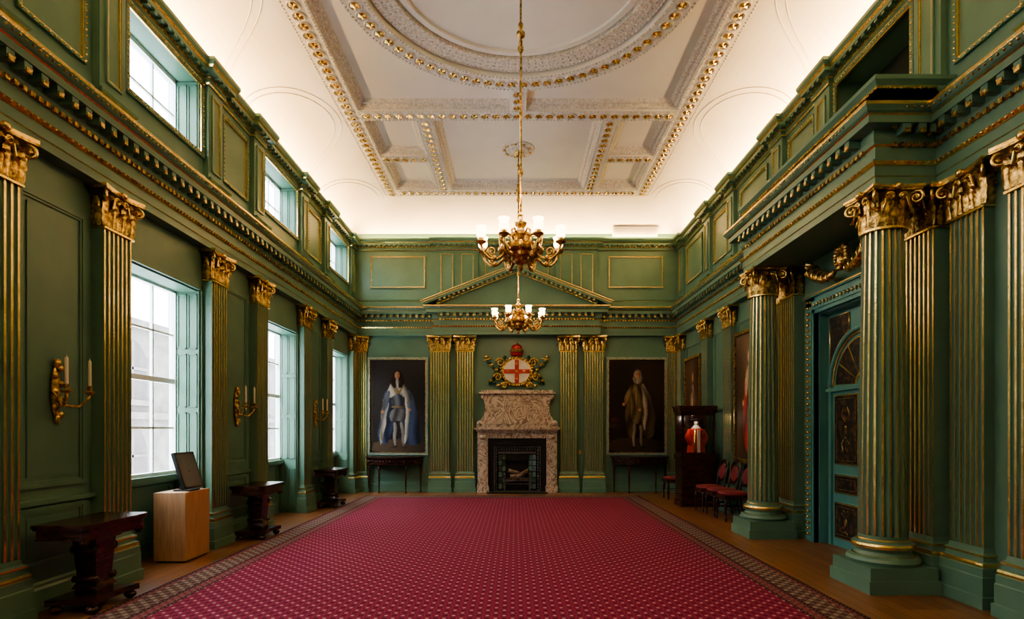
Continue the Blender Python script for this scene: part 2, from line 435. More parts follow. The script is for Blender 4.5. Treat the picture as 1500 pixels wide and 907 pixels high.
for sgn in (1,-1):
    yc=RCY+sgn*2.98
    xi=W-BW
    b.box(-xi,xi,yc-.15,yc+.15,ZT,ZT+.145,PLAST); chain(-xi,yc,xi,yc); edge(-xi,yc-.13,xi,yc-.13);edge(-xi,yc+.13,xi,yc+.13)
    ye=(Y1-BW) if sgn>0 else (Y0+BW)
    ya,yb=sorted((yc+sgn*.15,ye))
    for x in (-1.6,1.6):
        b.box(x-.15,x+.15,ya,yb,ZT,ZT+.145,PLAST); chain(x,ya,x,yb); edge(x-.13,ya,x-.13,yb);edge(x+.13,ya,x+.13,yb)
        xa,xb=sorted((math.copysign(1.75,x),math.copysign(xi,x)))
        ym=(ya+yb)/2
        b.box(xa,xb,ym-.13,ym+.13,ZT+.001,ZT+.145,PLAST); chain(xa,ym,xb,ym); edge(xa,ym-.11,xb,ym-.11);edge(xa,ym+.11,xb,ym+.11)
    ra=RCY+sgn*2.25; rb=yc-sgn*.15; ra,rb=sorted((ra,rb))
    b.box(-.14,.14,ra-.03,rb,ZT+.001,ZT+.145,PLAST); chain(0,ra,0,rb)
def coffer(x0,x1,y0,y1):
    path=[(x0,y0),(x1,y0),(x1,y1),(x0,y1)]
    b.sweep(path,[(0,ZT+.03),(.03,ZT+.04),(.05,ZT+.09),(.09,ZT+.10),(.13,ZT+.14)],PLASTR,closed=True)
ym1=(RCY+3.13+Y1-BW)/2; ym0=(RCY-3.13+Y0+BW)/2
for (ya,yb,ym) in ((RCY+3.13,Y1-BW,ym1),(Y0+BW,RCY-3.13,ym0)):
    coffer(-1.45,1.45,ya,yb)
    for s_ in (1,-1):
        xa,xb=sorted((s_*1.75,s_*(W-BW))); coffer(xa,xb,ya,ym-.13); coffer(xa,xb,ym+.13,yb)
coffer(-(W-BW),W-BW,RCY-2.83,RCY+2.83)
def ringband(r0,r1,z0,z1,mat,n=96):
    vs=[];fs=[]
    for i in range(n):
        t=2*pi*i/n;cx,cy=math.cos(t),math.sin(t)
        for r,z in ((r0,z1),(r0,z0),(r1,z0),(r1,z1)): vs.append((r*cx,RCY+r*cy,z))
    for i in range(n):
        k=(i+1)%n
        for q in range(3): fs.append((4*i+q,4*i+q+1,4*k+q+1,4*k+q))
    b.add(vs,fs,mat,False)
ringband(1.93,2.25,ZT,ZT+.145,PLAST)
ringband(1.62,1.9,ZT+.07,ZT+.145,PLASTR); ringband(1.50,1.58,ZT+.1,ZT+.145,PLAST)
k=72
for i in range(k):
    t=2*pi*(i+.5)/k; rosette(2.09*math.cos(t),RCY+2.09*math.sin(t))
for rr,kk,zz in ((1.95,210,ZT),(2.23,230,ZT),(1.64,110,ZT+.07),(1.72,110,ZT+.07),(1.80,110,ZT+.07),(1.88,200,ZT+.07)):
    for i in range(kk):
        t=2*pi*i/kk; b.bead((rr*math.cos(t),RCY+rr*math.sin(t),zz),.024,PLASTR)
FY=11.1; NY=6.7
for yy,zz in ((FY,ZT+.14),(RCY,ZT+.14)):
    b.lathe([(.34,0),(.33,-.02),(.29,-.035),(.22,-.02),(.2,-.05),(.1,-.06),(.07,-.09),(0,-.1)],32,PLASTR,(0,yy,zz))
    for i in range(18):
        t=2*pi*i/18; b.sph((.26*math.cos(t),yy+.26*math.sin(t),zz-.03),(.035,.035,.02),GOLDA if i%2 else PLASTR,8,5)
def cove_pt(side,y,s):
    o,z=RX*(1-math.cos(s*pi/2)),6.04+RZ*math.sin(s*pi/2)
    return (side*(4.06-o-.002),y,z-.002)
for side in (-1,1):
    for c in WC:
        for w,hh in ((1.38,.97),(1.26,.90)):
            pts=[cove_pt(side,c+w*math.cos(a),max(.02,hh*math.sin(a))) for a in [pi*i/32 for i in range(33)]]
            b.tube(pts,.007,PLAST,5)
b.obj('trim_4')
b=MB(); b.M=Matrix.Translation((2.88,13.945,6.32))@Matrix.Rotation(.52,4,'X')
b.box(-.55,.55,-.012,.03,-.11,.11,PLAST)
for i in range(7): b.box(-.51,.51,-.018,-.01,-.085+i*.026,-.073+i*.026,PLASTR)
b.obj('air_vent')
# ------------------------------------------------------------------ capital
def leaf(b,M0,h,w,r=.03,mat=GOLDA):
    old=b.M; b.M=old@M0
    rows=9;cols=5;vs=[];fs=[]
    for i in range(rows):
        t=i/(rows-1)
        if t<.7: z=h*t/.7*.93; y=.006+.018*t
        else:
            a=(t-.7)/.3*pi*1.05; z=h*.93+r*math.sin(a); y=.0186+r*(1-math.cos(a))
        ww=w*(.62+.38*math.sin(pi*min(t*1.15,1)))*(1.0 if i%2 else .80)*(1 if t<.75 else .75-.6*(t-.75))
        for j in range(cols):
            u=j/(cols-1)*2-1
            vs.append((u*ww/2,y+.020*(1-abs(u))+(-.007 if j%2 else 0),z))
    for i in range(rows-1):
        for j in range(cols-1):
            a=i*cols+j; fs.append((a,a+1,a+cols+1,a+cols))
    b.add(vs,fs,mat,True); b.M=old
def volute(b,o,dr,zc,r0=.062,mat=GOLD,start=None):
    pts=[];rad=[]
    n=26
    for i in range(n):
        t=i/(n-1); a=pi*1.0-t*pi*3.4; r=r0*(1-t*.82)
        pts.append((o[0]+dr[0]*(r*math.cos(a)),o[1]+dr[1]*(r*math.cos(a)),zc+r*math.sin(a))); rad.append(.017*(1-.45*t))
    st=[(o[0]-dr[0]*(r0+.045),o[1]-dr[1]*(r0+.045),zc-.16),(o[0]-dr[0]*(r0+.02),o[1]-dr[1]*(r0+.02),zc-.07)]
    b.tube(st+pts,[.008,.013]+rad,mat,6); b.sph(o[:2]+(zc,),.02,mat,8,5)
CH=.40
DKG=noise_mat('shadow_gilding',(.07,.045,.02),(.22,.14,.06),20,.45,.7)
def cap_column(b,z0,R=.175):
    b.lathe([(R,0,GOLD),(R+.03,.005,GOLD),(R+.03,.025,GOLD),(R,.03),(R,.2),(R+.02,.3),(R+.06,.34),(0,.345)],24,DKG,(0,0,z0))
    for row,(hh,n,off) in enumerate(((.15,8,0),(.26,8,.5))):
        for i in range(n):
            t=2*pi*(i+off)/n
            leaf(b,Matrix.Translation((0,0,z0+.03))@Matrix.Rotation(t,4,'Z')@Matrix.Translation((0,R+.004,0)),hh,.118,.034)
    for i in range(4):
        t=pi/4+i*pi/2; d=(math.cos(t),math.sin(t)); volute(b,(d[0]*(R+.095),d[1]*(R+.095)),d,z0+.29,.068)
        t=i*pi/2; b.sph(((R+.05)*math.cos(t),(R+.05)*math.sin(t),z0+.375),(.04,.04,.035),GOLD,8,5)
        for s_ in (-1,1):
            d=(math.cos(t),math.sin(t)); e=(-d[1]*s_,d[0]*s_)
            volute(b,(d[0]*(R+.03)+e[0]*.055,d[1]*(R+.03)+e[1]*.055),(-e[0],-e[1]),z0+.3,.035)
    A=R+.10; pts=[]
    for i in range(4):
        t=pi/4+i*pi/2
        for k in range(8):
            u=k/8; a0=Vector((A*math.cos(t)*1.25,A*math.sin(t)*1.25)); a1=Vector((A*math.cos(t+pi/2)*1.25,A*math.sin(t+pi/2)*1.25))
            p=a0.lerp(a1,u); p*=1-.14*math.sin(pi*u); pts.append(p)
    for za,zb,sc_,mm in ((z0+.355,z0+.375,.94,GOLDA),(z0+.375,z0+CH,1,GOLD)):
        n=len(pts); vs=[(p.x*sc_,p.y*sc_,za) for p in pts]+[(p.x*sc_,p.y*sc_,zb) for p in pts]
        b.add(vs,[tuple(range(n-1,-1,-1)),tuple(range(n,2*n))]+[(i,(i+1)%n,(i+1)%n+n,i+n) for i in range(n)],mm)
def cap_pil(b,z0,w,p):
    path=[(-w/2,0),(-w/2,p),(w/2,p),(w/2,0)]
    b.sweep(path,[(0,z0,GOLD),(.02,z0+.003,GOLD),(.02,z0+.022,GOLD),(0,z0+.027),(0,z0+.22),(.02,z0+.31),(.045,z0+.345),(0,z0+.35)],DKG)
    def L(x,hh,ww): leaf(b,Matrix.Translation((x,p,z0+.03)),hh,ww,.034)
    n=3
    for i in range(n): L(-w/2+w*(i+.5)/n,.15,w/n*.9)
    for x in (-w/2,-w/6,w/6,w/2): L(x,.26,w/n*.82)
    for s_ in (-1,1):
        R=Matrix.Rotation(-s_*pi/2,4,'Z')
        leaf(b,Matrix.Translation((s_*w/2,p*.5,z0+.03))@R,.15,.12,.03)
        leaf(b,Matrix.Translation((s_*w/2,p*.5,z0+.03))@R,.26,.09,.03)
        q=.707; volute(b,(s_*(w/2+.035),p+.035),(s_*q,q),z0+.29,.066)
        volute(b,(s_*.055,p+.03),(-s_*1.0,0),z0+.30,.035)
    b.sph((0,p+.06,z0+.375),(.04,.03,.035),GOLD,8,5)
    pts=[(-w/2-.085,0),(-w/2-.085,p+.085)]+[(-w/2-.085+(w+.17)*k/8,p+.085-.05*math.sin(pi*k/8)) for k in range(1,8)]+[(w/2+.085,p+.085),(w/2+.085,0)]
    for za,zb,mm in ((z0+.352,z0+.372,GOLDA),(z0+.372,z0+CH,GOLD)):
        k=len(pts); vs=[(x,y,za) for x,y in pts]+[(x,y,zb) for x,y in pts]
        b.add(vs,[tuple(range(k)),tuple(range(2*k-1,k-1,-1))]+[(i,(i+1)%k,(i+1)%k+k,i+k) for i in range(k)],mm)
def pilaster(w,p=.12,nf=6,sideflutes=0):
    b=MB(); z0,z1=.50,ZC-CH
    fl=.020; e=.020; fw=(w-2*e-(nf-1)*fl)/nf; 
    pts=[((-w/2,0),GREEN),((-w/2,p),GOLD)]
    x=-w/2+e
    for i in range(nf):
        for k in range(5):
            a=pi*k/4; pts.append(((x+fw/2-fw/2*math.cos(a),p-.022*math.sin(a)),GREEN if k<4 else GOLD))
        x+=fw+fl
    pts+=[((w/2,p),GREEN),((w/2,0),GREEN)]
    for i in range(len(pts)-1):
        (a,m),(c,_)=pts[i],pts[i+1]
        b.add([(a[0],a[1],z0),(c[0],c[1],z0),(c[0],c[1],z1),(a[0],a[1],z1)],[(0,1,2,3)],m)
    path=[(-w/2,0),(-w/2,p),(w/2,p),(w/2,0)]
    b.sweep(path,[(.075,0),(.075,.10),(.06,.105),(.06,.26),(.055,.27),(.055,.335,GREEN),(.045,.34,GOLD),(.05,.36,GOLD),(.045,.38),(.028,.39,GREEN),(.022,.42,GOLD),(.034,.43,GOLD),(.034,.445),(.01,.46),(0,.50)],GREEN)
    cap_pil(b,ZC-CH,w,p)
    return b
PB={}
def put_pil(w,p,nf,loc,rot):
    key=(w,p,nf)
    if key not in PB: PB[key]=pilaster(w,p,nf).obj('pilaster',loc,rot)
    else: inst(PB[key],'pilaster',loc,rot)
for c in PC:
    if c-.2<-1: continue
    put_pil(.38,.12,6,(-4,c if c<13.7 else 13.78,0),-pi/2)
for s_ in (-1,1):
    put_pil(.44,.14,7,(s_*1.86,13.98,0),pi)
    put_pil(.38,.14,6,(s_*1.25,13.98,0),pi)
    put_pil(.28,.06,5,(s_*3.80,14,0),pi)
for c in (10.62,11.9,13.78,.0+1.07,2.35,4.38):
    put_pil(.38,.12,6,(4,c,0),pi/2)
put_pil(.38,.15,6,(4,5.53,0),pi/2); put_pil(.38,.15,6,(4,8.2,0),pi/2)
put_pil(.38,.09,6,(4,5.03,0),pi/2); put_pil(.38,.09,6,(4,8.72,0),pi/2)
# ------------------------------------------------------------------ columns
def column():
    b=MB()
    z0,z1=.47,ZC-CH; NF=20; sub=6; ZS=8
    rings=[]
    for k in range(ZS+1):
        t=k/ZS; R=.208-.036*t**1.6; row=[]
        for i in range(NF):
            a0=2*pi*i/NF; da=2*pi/NF; g=.30
            for j in range(sub):
                if j==0: a=a0;r=R
                else:
                    u=(j-1)/(sub-1)
                    a=a0+da*(g+(1-g)*u*1.0); r=R-.020*math.sin(pi*u)
                row.append((r*math.cos(a),r*math.sin(a),z0+(z1-z0)*t))
        rings.append(row)
    n=NF*sub
    for mat,sel in ((GOLD,(0,)),(GREEN,(1,2,3,4,5))):
        vs=[p for r in rings for p in r];fs=[]
        for k in range(ZS):
            for i in range(n):
                if i%sub in sel:
                    c=(i+1)%n; fs.append((k*n+i,k*n+c,(k+1)*n+c,(k+1)*n+i))
        b.add(vs,fs,mat,False)
    b.lathe([(.21,.5),(.212,.47,GOLD),(.225,.46),(.225,.45),(.23,.44,GREEN),(.262,.43,GOLD),(.27,.41,GOLD),(.262,.385),(.245,.38),(.232,.35),(.25,.32,GOLD),(.265,.315),(.30,.30,GREEN),(.315,.27,GREEN),(.30,.24,GOLD),(.28,.235)],32,GREEN)
    b.box(-.33,.33,-.33,.33,0,.12,GREEN); b.box(-.31,.31,-.31,.31,.12,.238,GREEN)
    cap_column(b,ZC-CH)
    return b
col=column().obj('fluted_column',(3.5,5.53,0)); inst(col,'fluted_column',(3.5,8.2,0))
# ------------------------------------------------------------------ wall panels / baseboards
b=MB(); b.M=ML
def raised(b,x0,x1,z0,z1):
    frame(b,x0,x1,z0,z1,.035,.025,GREEN,False,False); frame(b,x0+.035,x1-.035,z0+.035,z1-.035,.02,.014,GREEN,False,False)
    b.box(x0+.09,x1-.09,0,.012,z0+.09,z1-.09,GREEND)
for i in range(len(PC)-1):
    a,c=PC[i]+.27,PC[i+1]-.27
    if any(abs((a+c)/2-w)<.2 for w in WC): continue
    raised(b,a+.02,c-.02,1.02,3.45); raised(b,a+.02,c-.02,.36,.86)
    b.box(a-.1,c+.1,0,.04,.88,.92,GREEN)
b.M=MR
for a,c in ((9.0,10.4),(10.9,11.6),(12.2,13.5),(2.62,4.1),(1.35,2.1)):
    raised(b,a,c,1.02,3.45); raised(b,a,c,.36,.86)
b.M=MF
for s_ in (-1,1):
    x0,x1=sorted((s_*3.6,s_*2.2)); raised(b,x0,x1,.34,.84)
b.obj('trim_5')
bp=[(0,0),(.035,0),(.035,.18,GREEN),(.02,.2,GREEN),(.02,.22),(0,.24)]
b=MB()
for i in range(len(PC)-1):
    a,c=PC[i]+.19,PC[i+1]-.19
    if any(abs((a+c)/2-w)<.2 for w in WC): continue
    b.sweep([(-4,c),(-4,a)],bp,GREEN)
b.obj('baseboard_left')
b=MB()
for a,c in ((8.95,10.4),(10.85,11.7),(12.1,13.58),(4.6,4.8),(2.6,4.15)): b.sweep([(4,a),(4,c)],bp,GREEN)
b.obj('baseboard_right')
b=MB()
for a,c in ((3.6,2.12),(-2.12,-3.6)): b.sweep([(a,14),(c,14)],bp,GREEN)
b.obj('baseboard_far')
# ------------------------------------------------------------------ windows
def window(name,c,z0,z1,cols,rows,low):
    b=MB(); b.M=ML
    y0,y1=c-WH,c+WH
    d=-.31
    f=.05
    def bx(a0,a1,d0,d1,e0,e1,m=WHITE): b.box(a0,a1,d0,d1,e0,e1,m)
    bx(y0,y1,d-.05,d+.03,z0,z0+f);bx(y0,y1,d-.05,d+.03,z1-f,z1)
    bx(y0,y0+f,d-.05,d+.03,z0,z1);bx(y1-f,y1,d-.05,d+.03,z0,z1)
    zm=(z0+z1)/2
    if low: bx(y0,y1,d-.04,d+.02,zm-.03,zm+.03)
    for i in range(1,cols):
        x=y0+(y1-y0)*i/cols; bx(x-.012,x+.012,d-.03,d+.005,z0,z1)
    for i in range(1,rows):
        z=z0+(z1-z0)*i/rows; bx(y0,y1,d-.03,d+.005,z-.012,z+.012)
    bx(y0+f,y1-f,d-.014,d-.010,z0+f,z1-f,GLASS)
    bx(y0,y1,-.32,-.22,z0-.05,z0+.01,GREEN)
    for ya,s_ in ((y0,1),(y1,-1)):
        zz0=.06 if low else z0; segs=((.12,.80),(.98,1.72),(1.78,2.45),(2.51,z1-.05)) if low else ((z0+.05,z1-.05),)
        a,c2=sorted((ya,ya+s_*.03)); bx(a,c2,-.28,-.0,zz0,z1-.01,GREEN)
        for (e0,e1) in segs:
            for (p0,p1) in ((-.265,-.15),(-.135,-.02)):
                a,c2=sorted((ya+s_*.03,ya+s_*.042))
                bx(a,c2,p0,p0+.015,e0,e1,GREEN);bx(a,c2,p1-.015,p1,e0,e1,GREEN);bx(a,c2,p0,p1,e0,e0+.015,GREEN);bx(a,c2,p0,p1,e1-.015,e1,GREEN)
    if low:
        frame(b,y0+.1,y1-.1,.15,.85,.04,.02,GREEN,False,False,y=-.32)
        bx(y0+.03,y1-.03,-.3,-.02,z1-.02,z1-.005,GREEN)
        bx(y0,y1,-.32,-.26,z0-.08,z0-.02,GREEN)
        for (a,c2) in ((y0-.03,y0),(y1,y1+.03)): bx(a,c2,0,.02,.0,z1+.07,GREEN)
        bx(y0-.03,y1+.03,0,.02,z1,z1+.07,GREEN)
    b.obj(name)
for i,c in enumerate(WC): window('window_%d'%(i+1),c,WZ0,WZ1,3,4,True)
for i,c in enumerate(WC): window('window_%d'%(i+6),c,UZ0,UZ1,3,2,False)
b=MB()
b.box(-16,-14,-12,40,-6,5.5,STONE)
for k in range(12):
    y=-8+k*3.6
    for z in (-4.5,-.6,2.6):
        pts=[(y-.9,z),(y+.9,z),(y+.9,z+1.2)]+[(y+.9*math.cos(a),z+1.2+1.0*math.sin(a)) for a in [pi*q/10 for q in range(1,10)]]+[(y-.9,z+1.2)]
        b.M=Mat([(0,1,0,0),(1,0,0,0),(0,0,1,0)])
        b.poly(pts,-14.05,-13.95,DARKW); b.box(y-.05,y+.05,-13.97,-13.9,z,z+2.1,STONE); b.box(y-.9,y+.9,-13.97,-13.9,z+1.1,z+1.2,STONE)
        b.box(y-1.1,y+1.1,-14,-13.8,z-.2,z,STONE)
for z in (1.9,5.3): b.box(-12,40,-14,-13.75,z,z+.25,STONE)
b.obj('neighbouring_building')
# ------------------------------------------------------------------ pediment
b=MB()
PH=2.2
ang=math.atan2(.86,PH)
for s_ in (-1,1):
    Mx=Matrix.Translation((s_*PH,0,4.43))@Matrix.Scale(-s_,4,(1,0,0))@Matrix.Rotation(-ang,4,'Y')
    b.M=Mx; L=math.hypot(PH,.86)
    b.box(0,L+.0,13.48,14,.02,.085,GREEN); b.box(.0,L+.01,13.465,13.5,.07,.085,GOLD)
    b.box(-.02,L+.02,13.45,14,.085,.12,GREEN); b.box(-.02,L+.02,13.44,13.47,.11,.128,GOLD)
    b.box(.3,L-.02,13.62,14,-.045,.02,GREEN); b.box(.3,L-.02,13.60,13.63,-.05,-.038,GOLD)
    k=16
    for i in range(k):
        x=.38+(L-.45)*i/k; b.box(x,x+.06,13.5,13.62,-.03,.02,GREEN); b.box(x+.01,x+.05,13.495,13.51,-.025,.005,GOLDA)
b.M=Matrix.Identity(4)
b.poly([(-2.05,4.44),(2.05,4.44),(0,5.28)],13.72,14,GREEN)
b.obj('pediment')
# ------------------------------------------------------------------ fireplace
b=MB(); b.M=Matrix.Translation((0.01,0,0))
Yb=13.99
for s_ in (-1,1):
    x0,x1=sorted((s_*.70,s_*.95)); b.box(x0,x1,13.72,Yb,0,1.42,MARBLE)
    x0,x1=sorted((s_*.74,s_*.91)); b.box(x0,x1,13.70,13.72,.2,1.2,MARBLE)
    x0,x1=sorted((s_*.68,s_*.97)); b.box(x0,x1,13.69,Yb,0,.16,MARBLE)
    b.tube([(s_*.76,13.69,1.33),(s_*.89,13.69,1.33)],.055,MARBLE,12)
b.box(-.95,.95,13.74,Yb,1.30,1.46,MARBLE)
b.box(-.70,.70,13.725,13.74,1.36,1.40,MARBLE)
b.box(-.98,.98,13.66,Yb,1.46,1.51,MARBLE); b.box(-1.02,1.02,13.6,Yb,1.51,1.56,MARBLE)
half=[(.98,1.56),(.98,1.64),(.93,1.70),(.86,1.76),(.80,1.86),(.77,1.98),(.77,2.10),(.80,2.20),(.85,2.28),(.88,2.34),(.88,2.37)]
pts=[(x,z) for x,z in half]+[(-x,z) for x,z in reversed(half)]
b.poly(pts,13.80,Yb,MARBLE)
half2=[(.80,1.64),(.74,1.74),(.68,1.88),(.66,2.0),(.68,2.14),(.74,2.26)]
b.poly(half2+[(-x,z) for x,z in reversed(half2)],13.775,13.8,MARBLE)
b.box(-.92,.92,13.74,Yb,2.37,2.41,MARBLE); b.box(-.86,.86,13.77,Yb,2.41,2.46,MARBLE)
for s_ in (-1,1):
    b.tube([(s_*.90,13.78,1.66),(s_*.90,Yb,1.66)],.07,MARBLE,14); b.tube([(s_*.84,13.77,2.30),(s_*.84,Yb,2.30)],.05,MARBLE,14)
b.obj('marble_chimneypiece')
b=MB(); b.M=Matrix.Translation((0.01,0,0))
b.box(-.70,-.52,13.8,13.98,0,1.30,BLACK);b.box(.52,.70,13.8,13.98,0,1.30,BLACK);b.box(-.52,.52,13.8,13.98,1.12,1.30,BLACK)
b.box(-.52,.52,13.96,13.98,0,1.12,BLACK)
frame(b,-.56,.56,.02,1.1,.02,.02,IRON,False,False,y=13.775)
for i in range(17):
    x=-.5+i/16.0; b.sph((x,13.80,1.03),(.024,.014,.03),IRON,6,4)
for s_ in (-1,1):
    for i in range(15): b.sph((s_*.5,13.80,.06+i*.066),(.024,.014,.028),IRON,6,4)
for s_ in (-1,1):
    for i in range(6):
        for j in range(2):
            x0=s_*(.45-.09*j); x1=s_*(.37-.09*j); z=.08+i*.14
            b.add([(x0,13.82+.05*j,z),(x1,13.86+.05*j,z),(x1,13.86+.05*j,z+.125),(x0,13.82+.05*j,z+.125)],[(0,1,2,3)],IRON if (i+j)%2 else GREEND)
b.box(-.46,.46,13.8,13.83,.93,.98,IRON)
b.poly([(-.3,.93),(.3,.93),(.24,.78),(0,.72),(-.24,.78)],13.84,13.88,BLACK)
for z in (.2,.27,.34): b.box(-.3,.3,13.72,13.74,z,z+.02,IRON)
for i in range(7): b.box(-.3+i*.096,-.28+i*.096,13.72,13.9,.18,.2,BLACK)
for s_ in (-1,1):
    b.box(s_*.3-.015,s_*.3+.015,13.71,13.75,0,.42,IRON); b.sph((s_*.3,13.73,.44),.028,IRON,8,6)
for i,(x,z,a) in enumerate(((-.1,.3,.2),(.1,.32,-.25),(0,.4,.1),(-.05,.48,-.3),(.14,.46,.5))):
    b.tube([(x-.17*math.cos(a),13.80+.02*(i%2),z-.17*math.sin(a)),(x+.17*math.cos(a),13.82,z+.17*math.sin(a))],.045,WOODLOG,9)
b.box(-.72,.72,13.5,13.8,.0,.02,BLACK)
b.obj('cast_iron_fireplace_insert')
b=MB(); b.lathe([(.0,0),(.045,0),(.05,.01),(.05,.02),(0,.02)],6,GOLDA); o=b.obj('wall_switch',(1.53,13.985,.96)); o.rotation_euler=(pi/2,0,0)
# ------------------------------------------------------------------ crest
b=MB(); b.M=Matrix.Translation((.0,13.94,2.92))
def oval(rx,rz,y0,y1,mat,n=40,cz=0): b.poly([(rx*math.cos(2*pi*i/n),cz+rz*math.sin(2*pi*i/n)) for i in range(n)],y0,y1,mat)
oval(.38,.35,-.02,.04,GOLDA); oval(.32,.29,-.05,.0,WHP)
b.box(-.05,.05,-.062,-.05,-.285,.285,REDP); b.box(-.315,.315,-.0625,-.05,-.05,.05,REDP)
for x,z in ((0,0),(0,.18),(0,-.18),(.19,0),(-.19,0)):
    b.sph((x,-.065,z),(.035,.012,.018),GOLD,8,5); b.sph((x-.03,-.068,z+.015),(.015,.012,.014),GOLD,8,5)
for i in range(28):
    t=2*pi*i/28; r=.37+.03*math.sin(3*t); b.sph((r*math.cos(t),-.04,.34*math.sin(t)),(.035,.03,.035),GOLDA,8,5)
for s_ in (-1,1):
    for (ox,oz,r0) in ((.40,.22,.11),(.46,-.14,.10),(.30,-.34,.08)):
        pts=[];rad=[]
        for i in range(22):
            t=i/21;a=t*pi*3.2;r=r0*(1-.8*t); pts.append((s_*(ox+r*math.cos(a)),-.03,oz+r*math.sin(a)));rad.append(.026*(1-.5*t))
        b.tube(pts,rad,GOLDA,6)
    b.tube([(s_*.25,.0,-.28),(s_*.72,.0,.30)],[.035,.025],DGRN if s_<0 else GOLDA,8)
    b.tube([(s_*.28,-.0,.38),(s_*.66,.0,-.32)],[.035,.035],DGRN,8)
    b.tube([(s_*.60,-.01,.32),(s_*.80,-.01,.27)],.02,GOLD,6)
    b.sph((s_*.74,-.01,.36),.05,GOLD,8,6)
    for i in range(4): b.sph((s_*(.36+.09*i),-.03,-.40+.06*i),(.05,.03,.035),GOLDA if i%2 else DGRN,8,5)
    for i in range(4): b.sph((s_*(.50+.06*i),-.02,.04+.06*i),(.055,.025,.035),DGRN if i%2 else GOLDA,8,5)
b.lathe([(0,.66),(.05,.66),(.10,.64),(.13,.60),(.13,.55),(.11,.53)],20,REDP)
b.lathe([(.11,.54),(.16,.53),(.175,.50),(.16,.47),(.11,.46)],20,GOLDA)
b.lathe([(.12,.47),(.16,.44),(.14,.39),(.08,.36)],20,REDP)
b.sph((0,0,.68),.03,GOLD,8,6)
b.obj('coat_of_arms')
# ------------------------------------------------------------------ paintings
def vcol_mat():
    m,nt,bb=newmat('oil_paint'); a=nt.nodes.new('ShaderNodeVertexColor'); a.layer_name='Col'
    nt.links.new(a.outputs[0],bb.inputs['Base Color']); bb.inputs['Roughness'].default_value=.5; bb.inputs['Specular IOR Level'].default_value=.2
    return m
OIL=vcol_mat()
def raster(w,h,bg,shapes,nx=120,ny=200,seed=1,gain=1.0):
    rng=np.random.RandomState(seed)
    U,V=np.meshgrid(np.linspace(0,1,nx),np.linspace(0,1,ny))
    C=np.zeros((ny,nx,3)); 
    n=np.zeros((ny,nx))
    for k in range(9):
        a,bq,p=rng.uniform(-9,9),rng.uniform(-7,7),rng.uniform(0,6); n+=np.sin(a*U+bq*V+p)/9
    for i in range(3): C[:,:,i]=bg[i]*(1+1.2*n+.5*(V-.4))
    for s in shapes:
        if s[0]=='E':
            _,cx,cy,rx,ry,an,col=s[:7]
            dx=(U-cx);dy=(V-cy)*h/w; ry_=ry*h/w
            ca,sa=math.cos(an),math.sin(an); x=dx*ca+dy*sa;y=-dx*sa+dy*ca
            q=(x/rx)**2+(y/ry_)**2; m=np.clip((1.1-q)*5,0,1); sh=1.05-.55*np.clip(x/rx,-1,1)*.8
        else:
            _,pts,col=s[:3]; m=np.zeros((ny,nx),bool); k=len(pts)
            for _it in range(2):
                q=[]
                for i in range(len(pts)):
                    a_,b_=pts[i],pts[(i+1)%len(pts)]
                    q+=[(a_[0]*.75+b_[0]*.25,a_[1]*.75+b_[1]*.25),(a_[0]*.25+b_[0]*.75,a_[1]*.25+b_[1]*.75)]
                pts=q
            k=len(pts)
            Uw=U+.008*np.sin(30*V+7*U)
            for i in range(k):
                x1,y1=pts[i];x2,y2=pts[(i+1)%k]
                if y1==y2: continue
                c=((V>=min(y1,y2))&(V<max(y1,y2))&(Uw<(x2-x1)*(V-y1)/(y2-y1)+x1)); m^=c
            m=m.astype(float); xs=[p[0] for p in pts]; cx=(min(xs)+max(xs))/2; r=(max(xs)-min(xs))/2
            sh=1.05-.5*(U-cx)/r
            fr=s[3] if len(s)>3 else 0
            if fr: sh=sh*(1+.6*np.sin(fr*(U+.25*(V-.5)*np.sin(3*V+cx*9))+5*V+2*np.sin(9*V)))
        sh=np.clip(sh,.15,1.7)
        for i in range(3): C[:,:,i]=C[:,:,i]*(1-m)+col[i]*sh*m
    K=C.copy()
    K[1:-1,1:-1]=(C[1:-1,1:-1]*2+C[:-2,1:-1]+C[2:,1:-1]+C[1:-1,:-2]+C[1:-1,2:])/6
    K*=1+.12*rng.randn(ny,nx,1)
    return np.clip(K*gain,0.002,1)
def painting(name,w,h,C,loc,rotz,fm=SILV):
    ny,nx=C.shape[:2]
    e=bpy.data.objects.new(name,None); sc.collection.objects.link(e); e.location=loc; e.rotation_euler=(0,0,rotz)
    vs=[(-w/2+w*i/(nx-1),-.02,h*j/(ny-1)) for j in range(ny) for i in range(nx)]
    fs=[(j*nx+i,j*nx+i+1,(j+1)*nx+i+1,(j+1)*nx+i) for j in range(ny-1) for i in range(nx-1)]
    me=bpy.data.meshes.new('canvas'); me.from_pydata(vs,[],fs); me.materials.append(OIL)
    ca=me.color_attributes.new('Col','FLOAT_COLOR','POINT'); A=np.ones((nx*ny,4),dtype=np.float32); A[:,:3]=C.reshape(-1,3); ca.data.foreach_set('color',A.ravel())
    o=bpy.data.objects.new('canvas',me); sc.collection.objects.link(o); o.parent=e
    b=MB()
    f=.05
    for (x0,x1,z0,z1) in ((-w/2-f,w/2+f,-f,0),(-w/2-f,w/2+f,h,h+f),(-w/2-f,-w/2,0,h),(w/2,w/2+f,0,h)):
        b.box(x0,x1,-.05,0,z0,z1,fm)
    g=.012
    for (x0,x1,z0,z1) in ((-w/2,w/2,0,g),(-w/2,w/2,h-g,h),(-w/2,-w/2+g,0,h),(w/2-g,w/2,0,h)): b.box(x0,x1,-.055,-.01,z0,z1,GOLDA)
    b.box(-w/2,w/2,-.015,0,0,h,BLACK)
    b.obj('frame',parent=e)
    return e
wht=(.26,.26,.24); skin=(.36,.19,.115); blu=(.030,.045,.095); gry=(.075,.085,.10); gld=(.20,.14,.05)
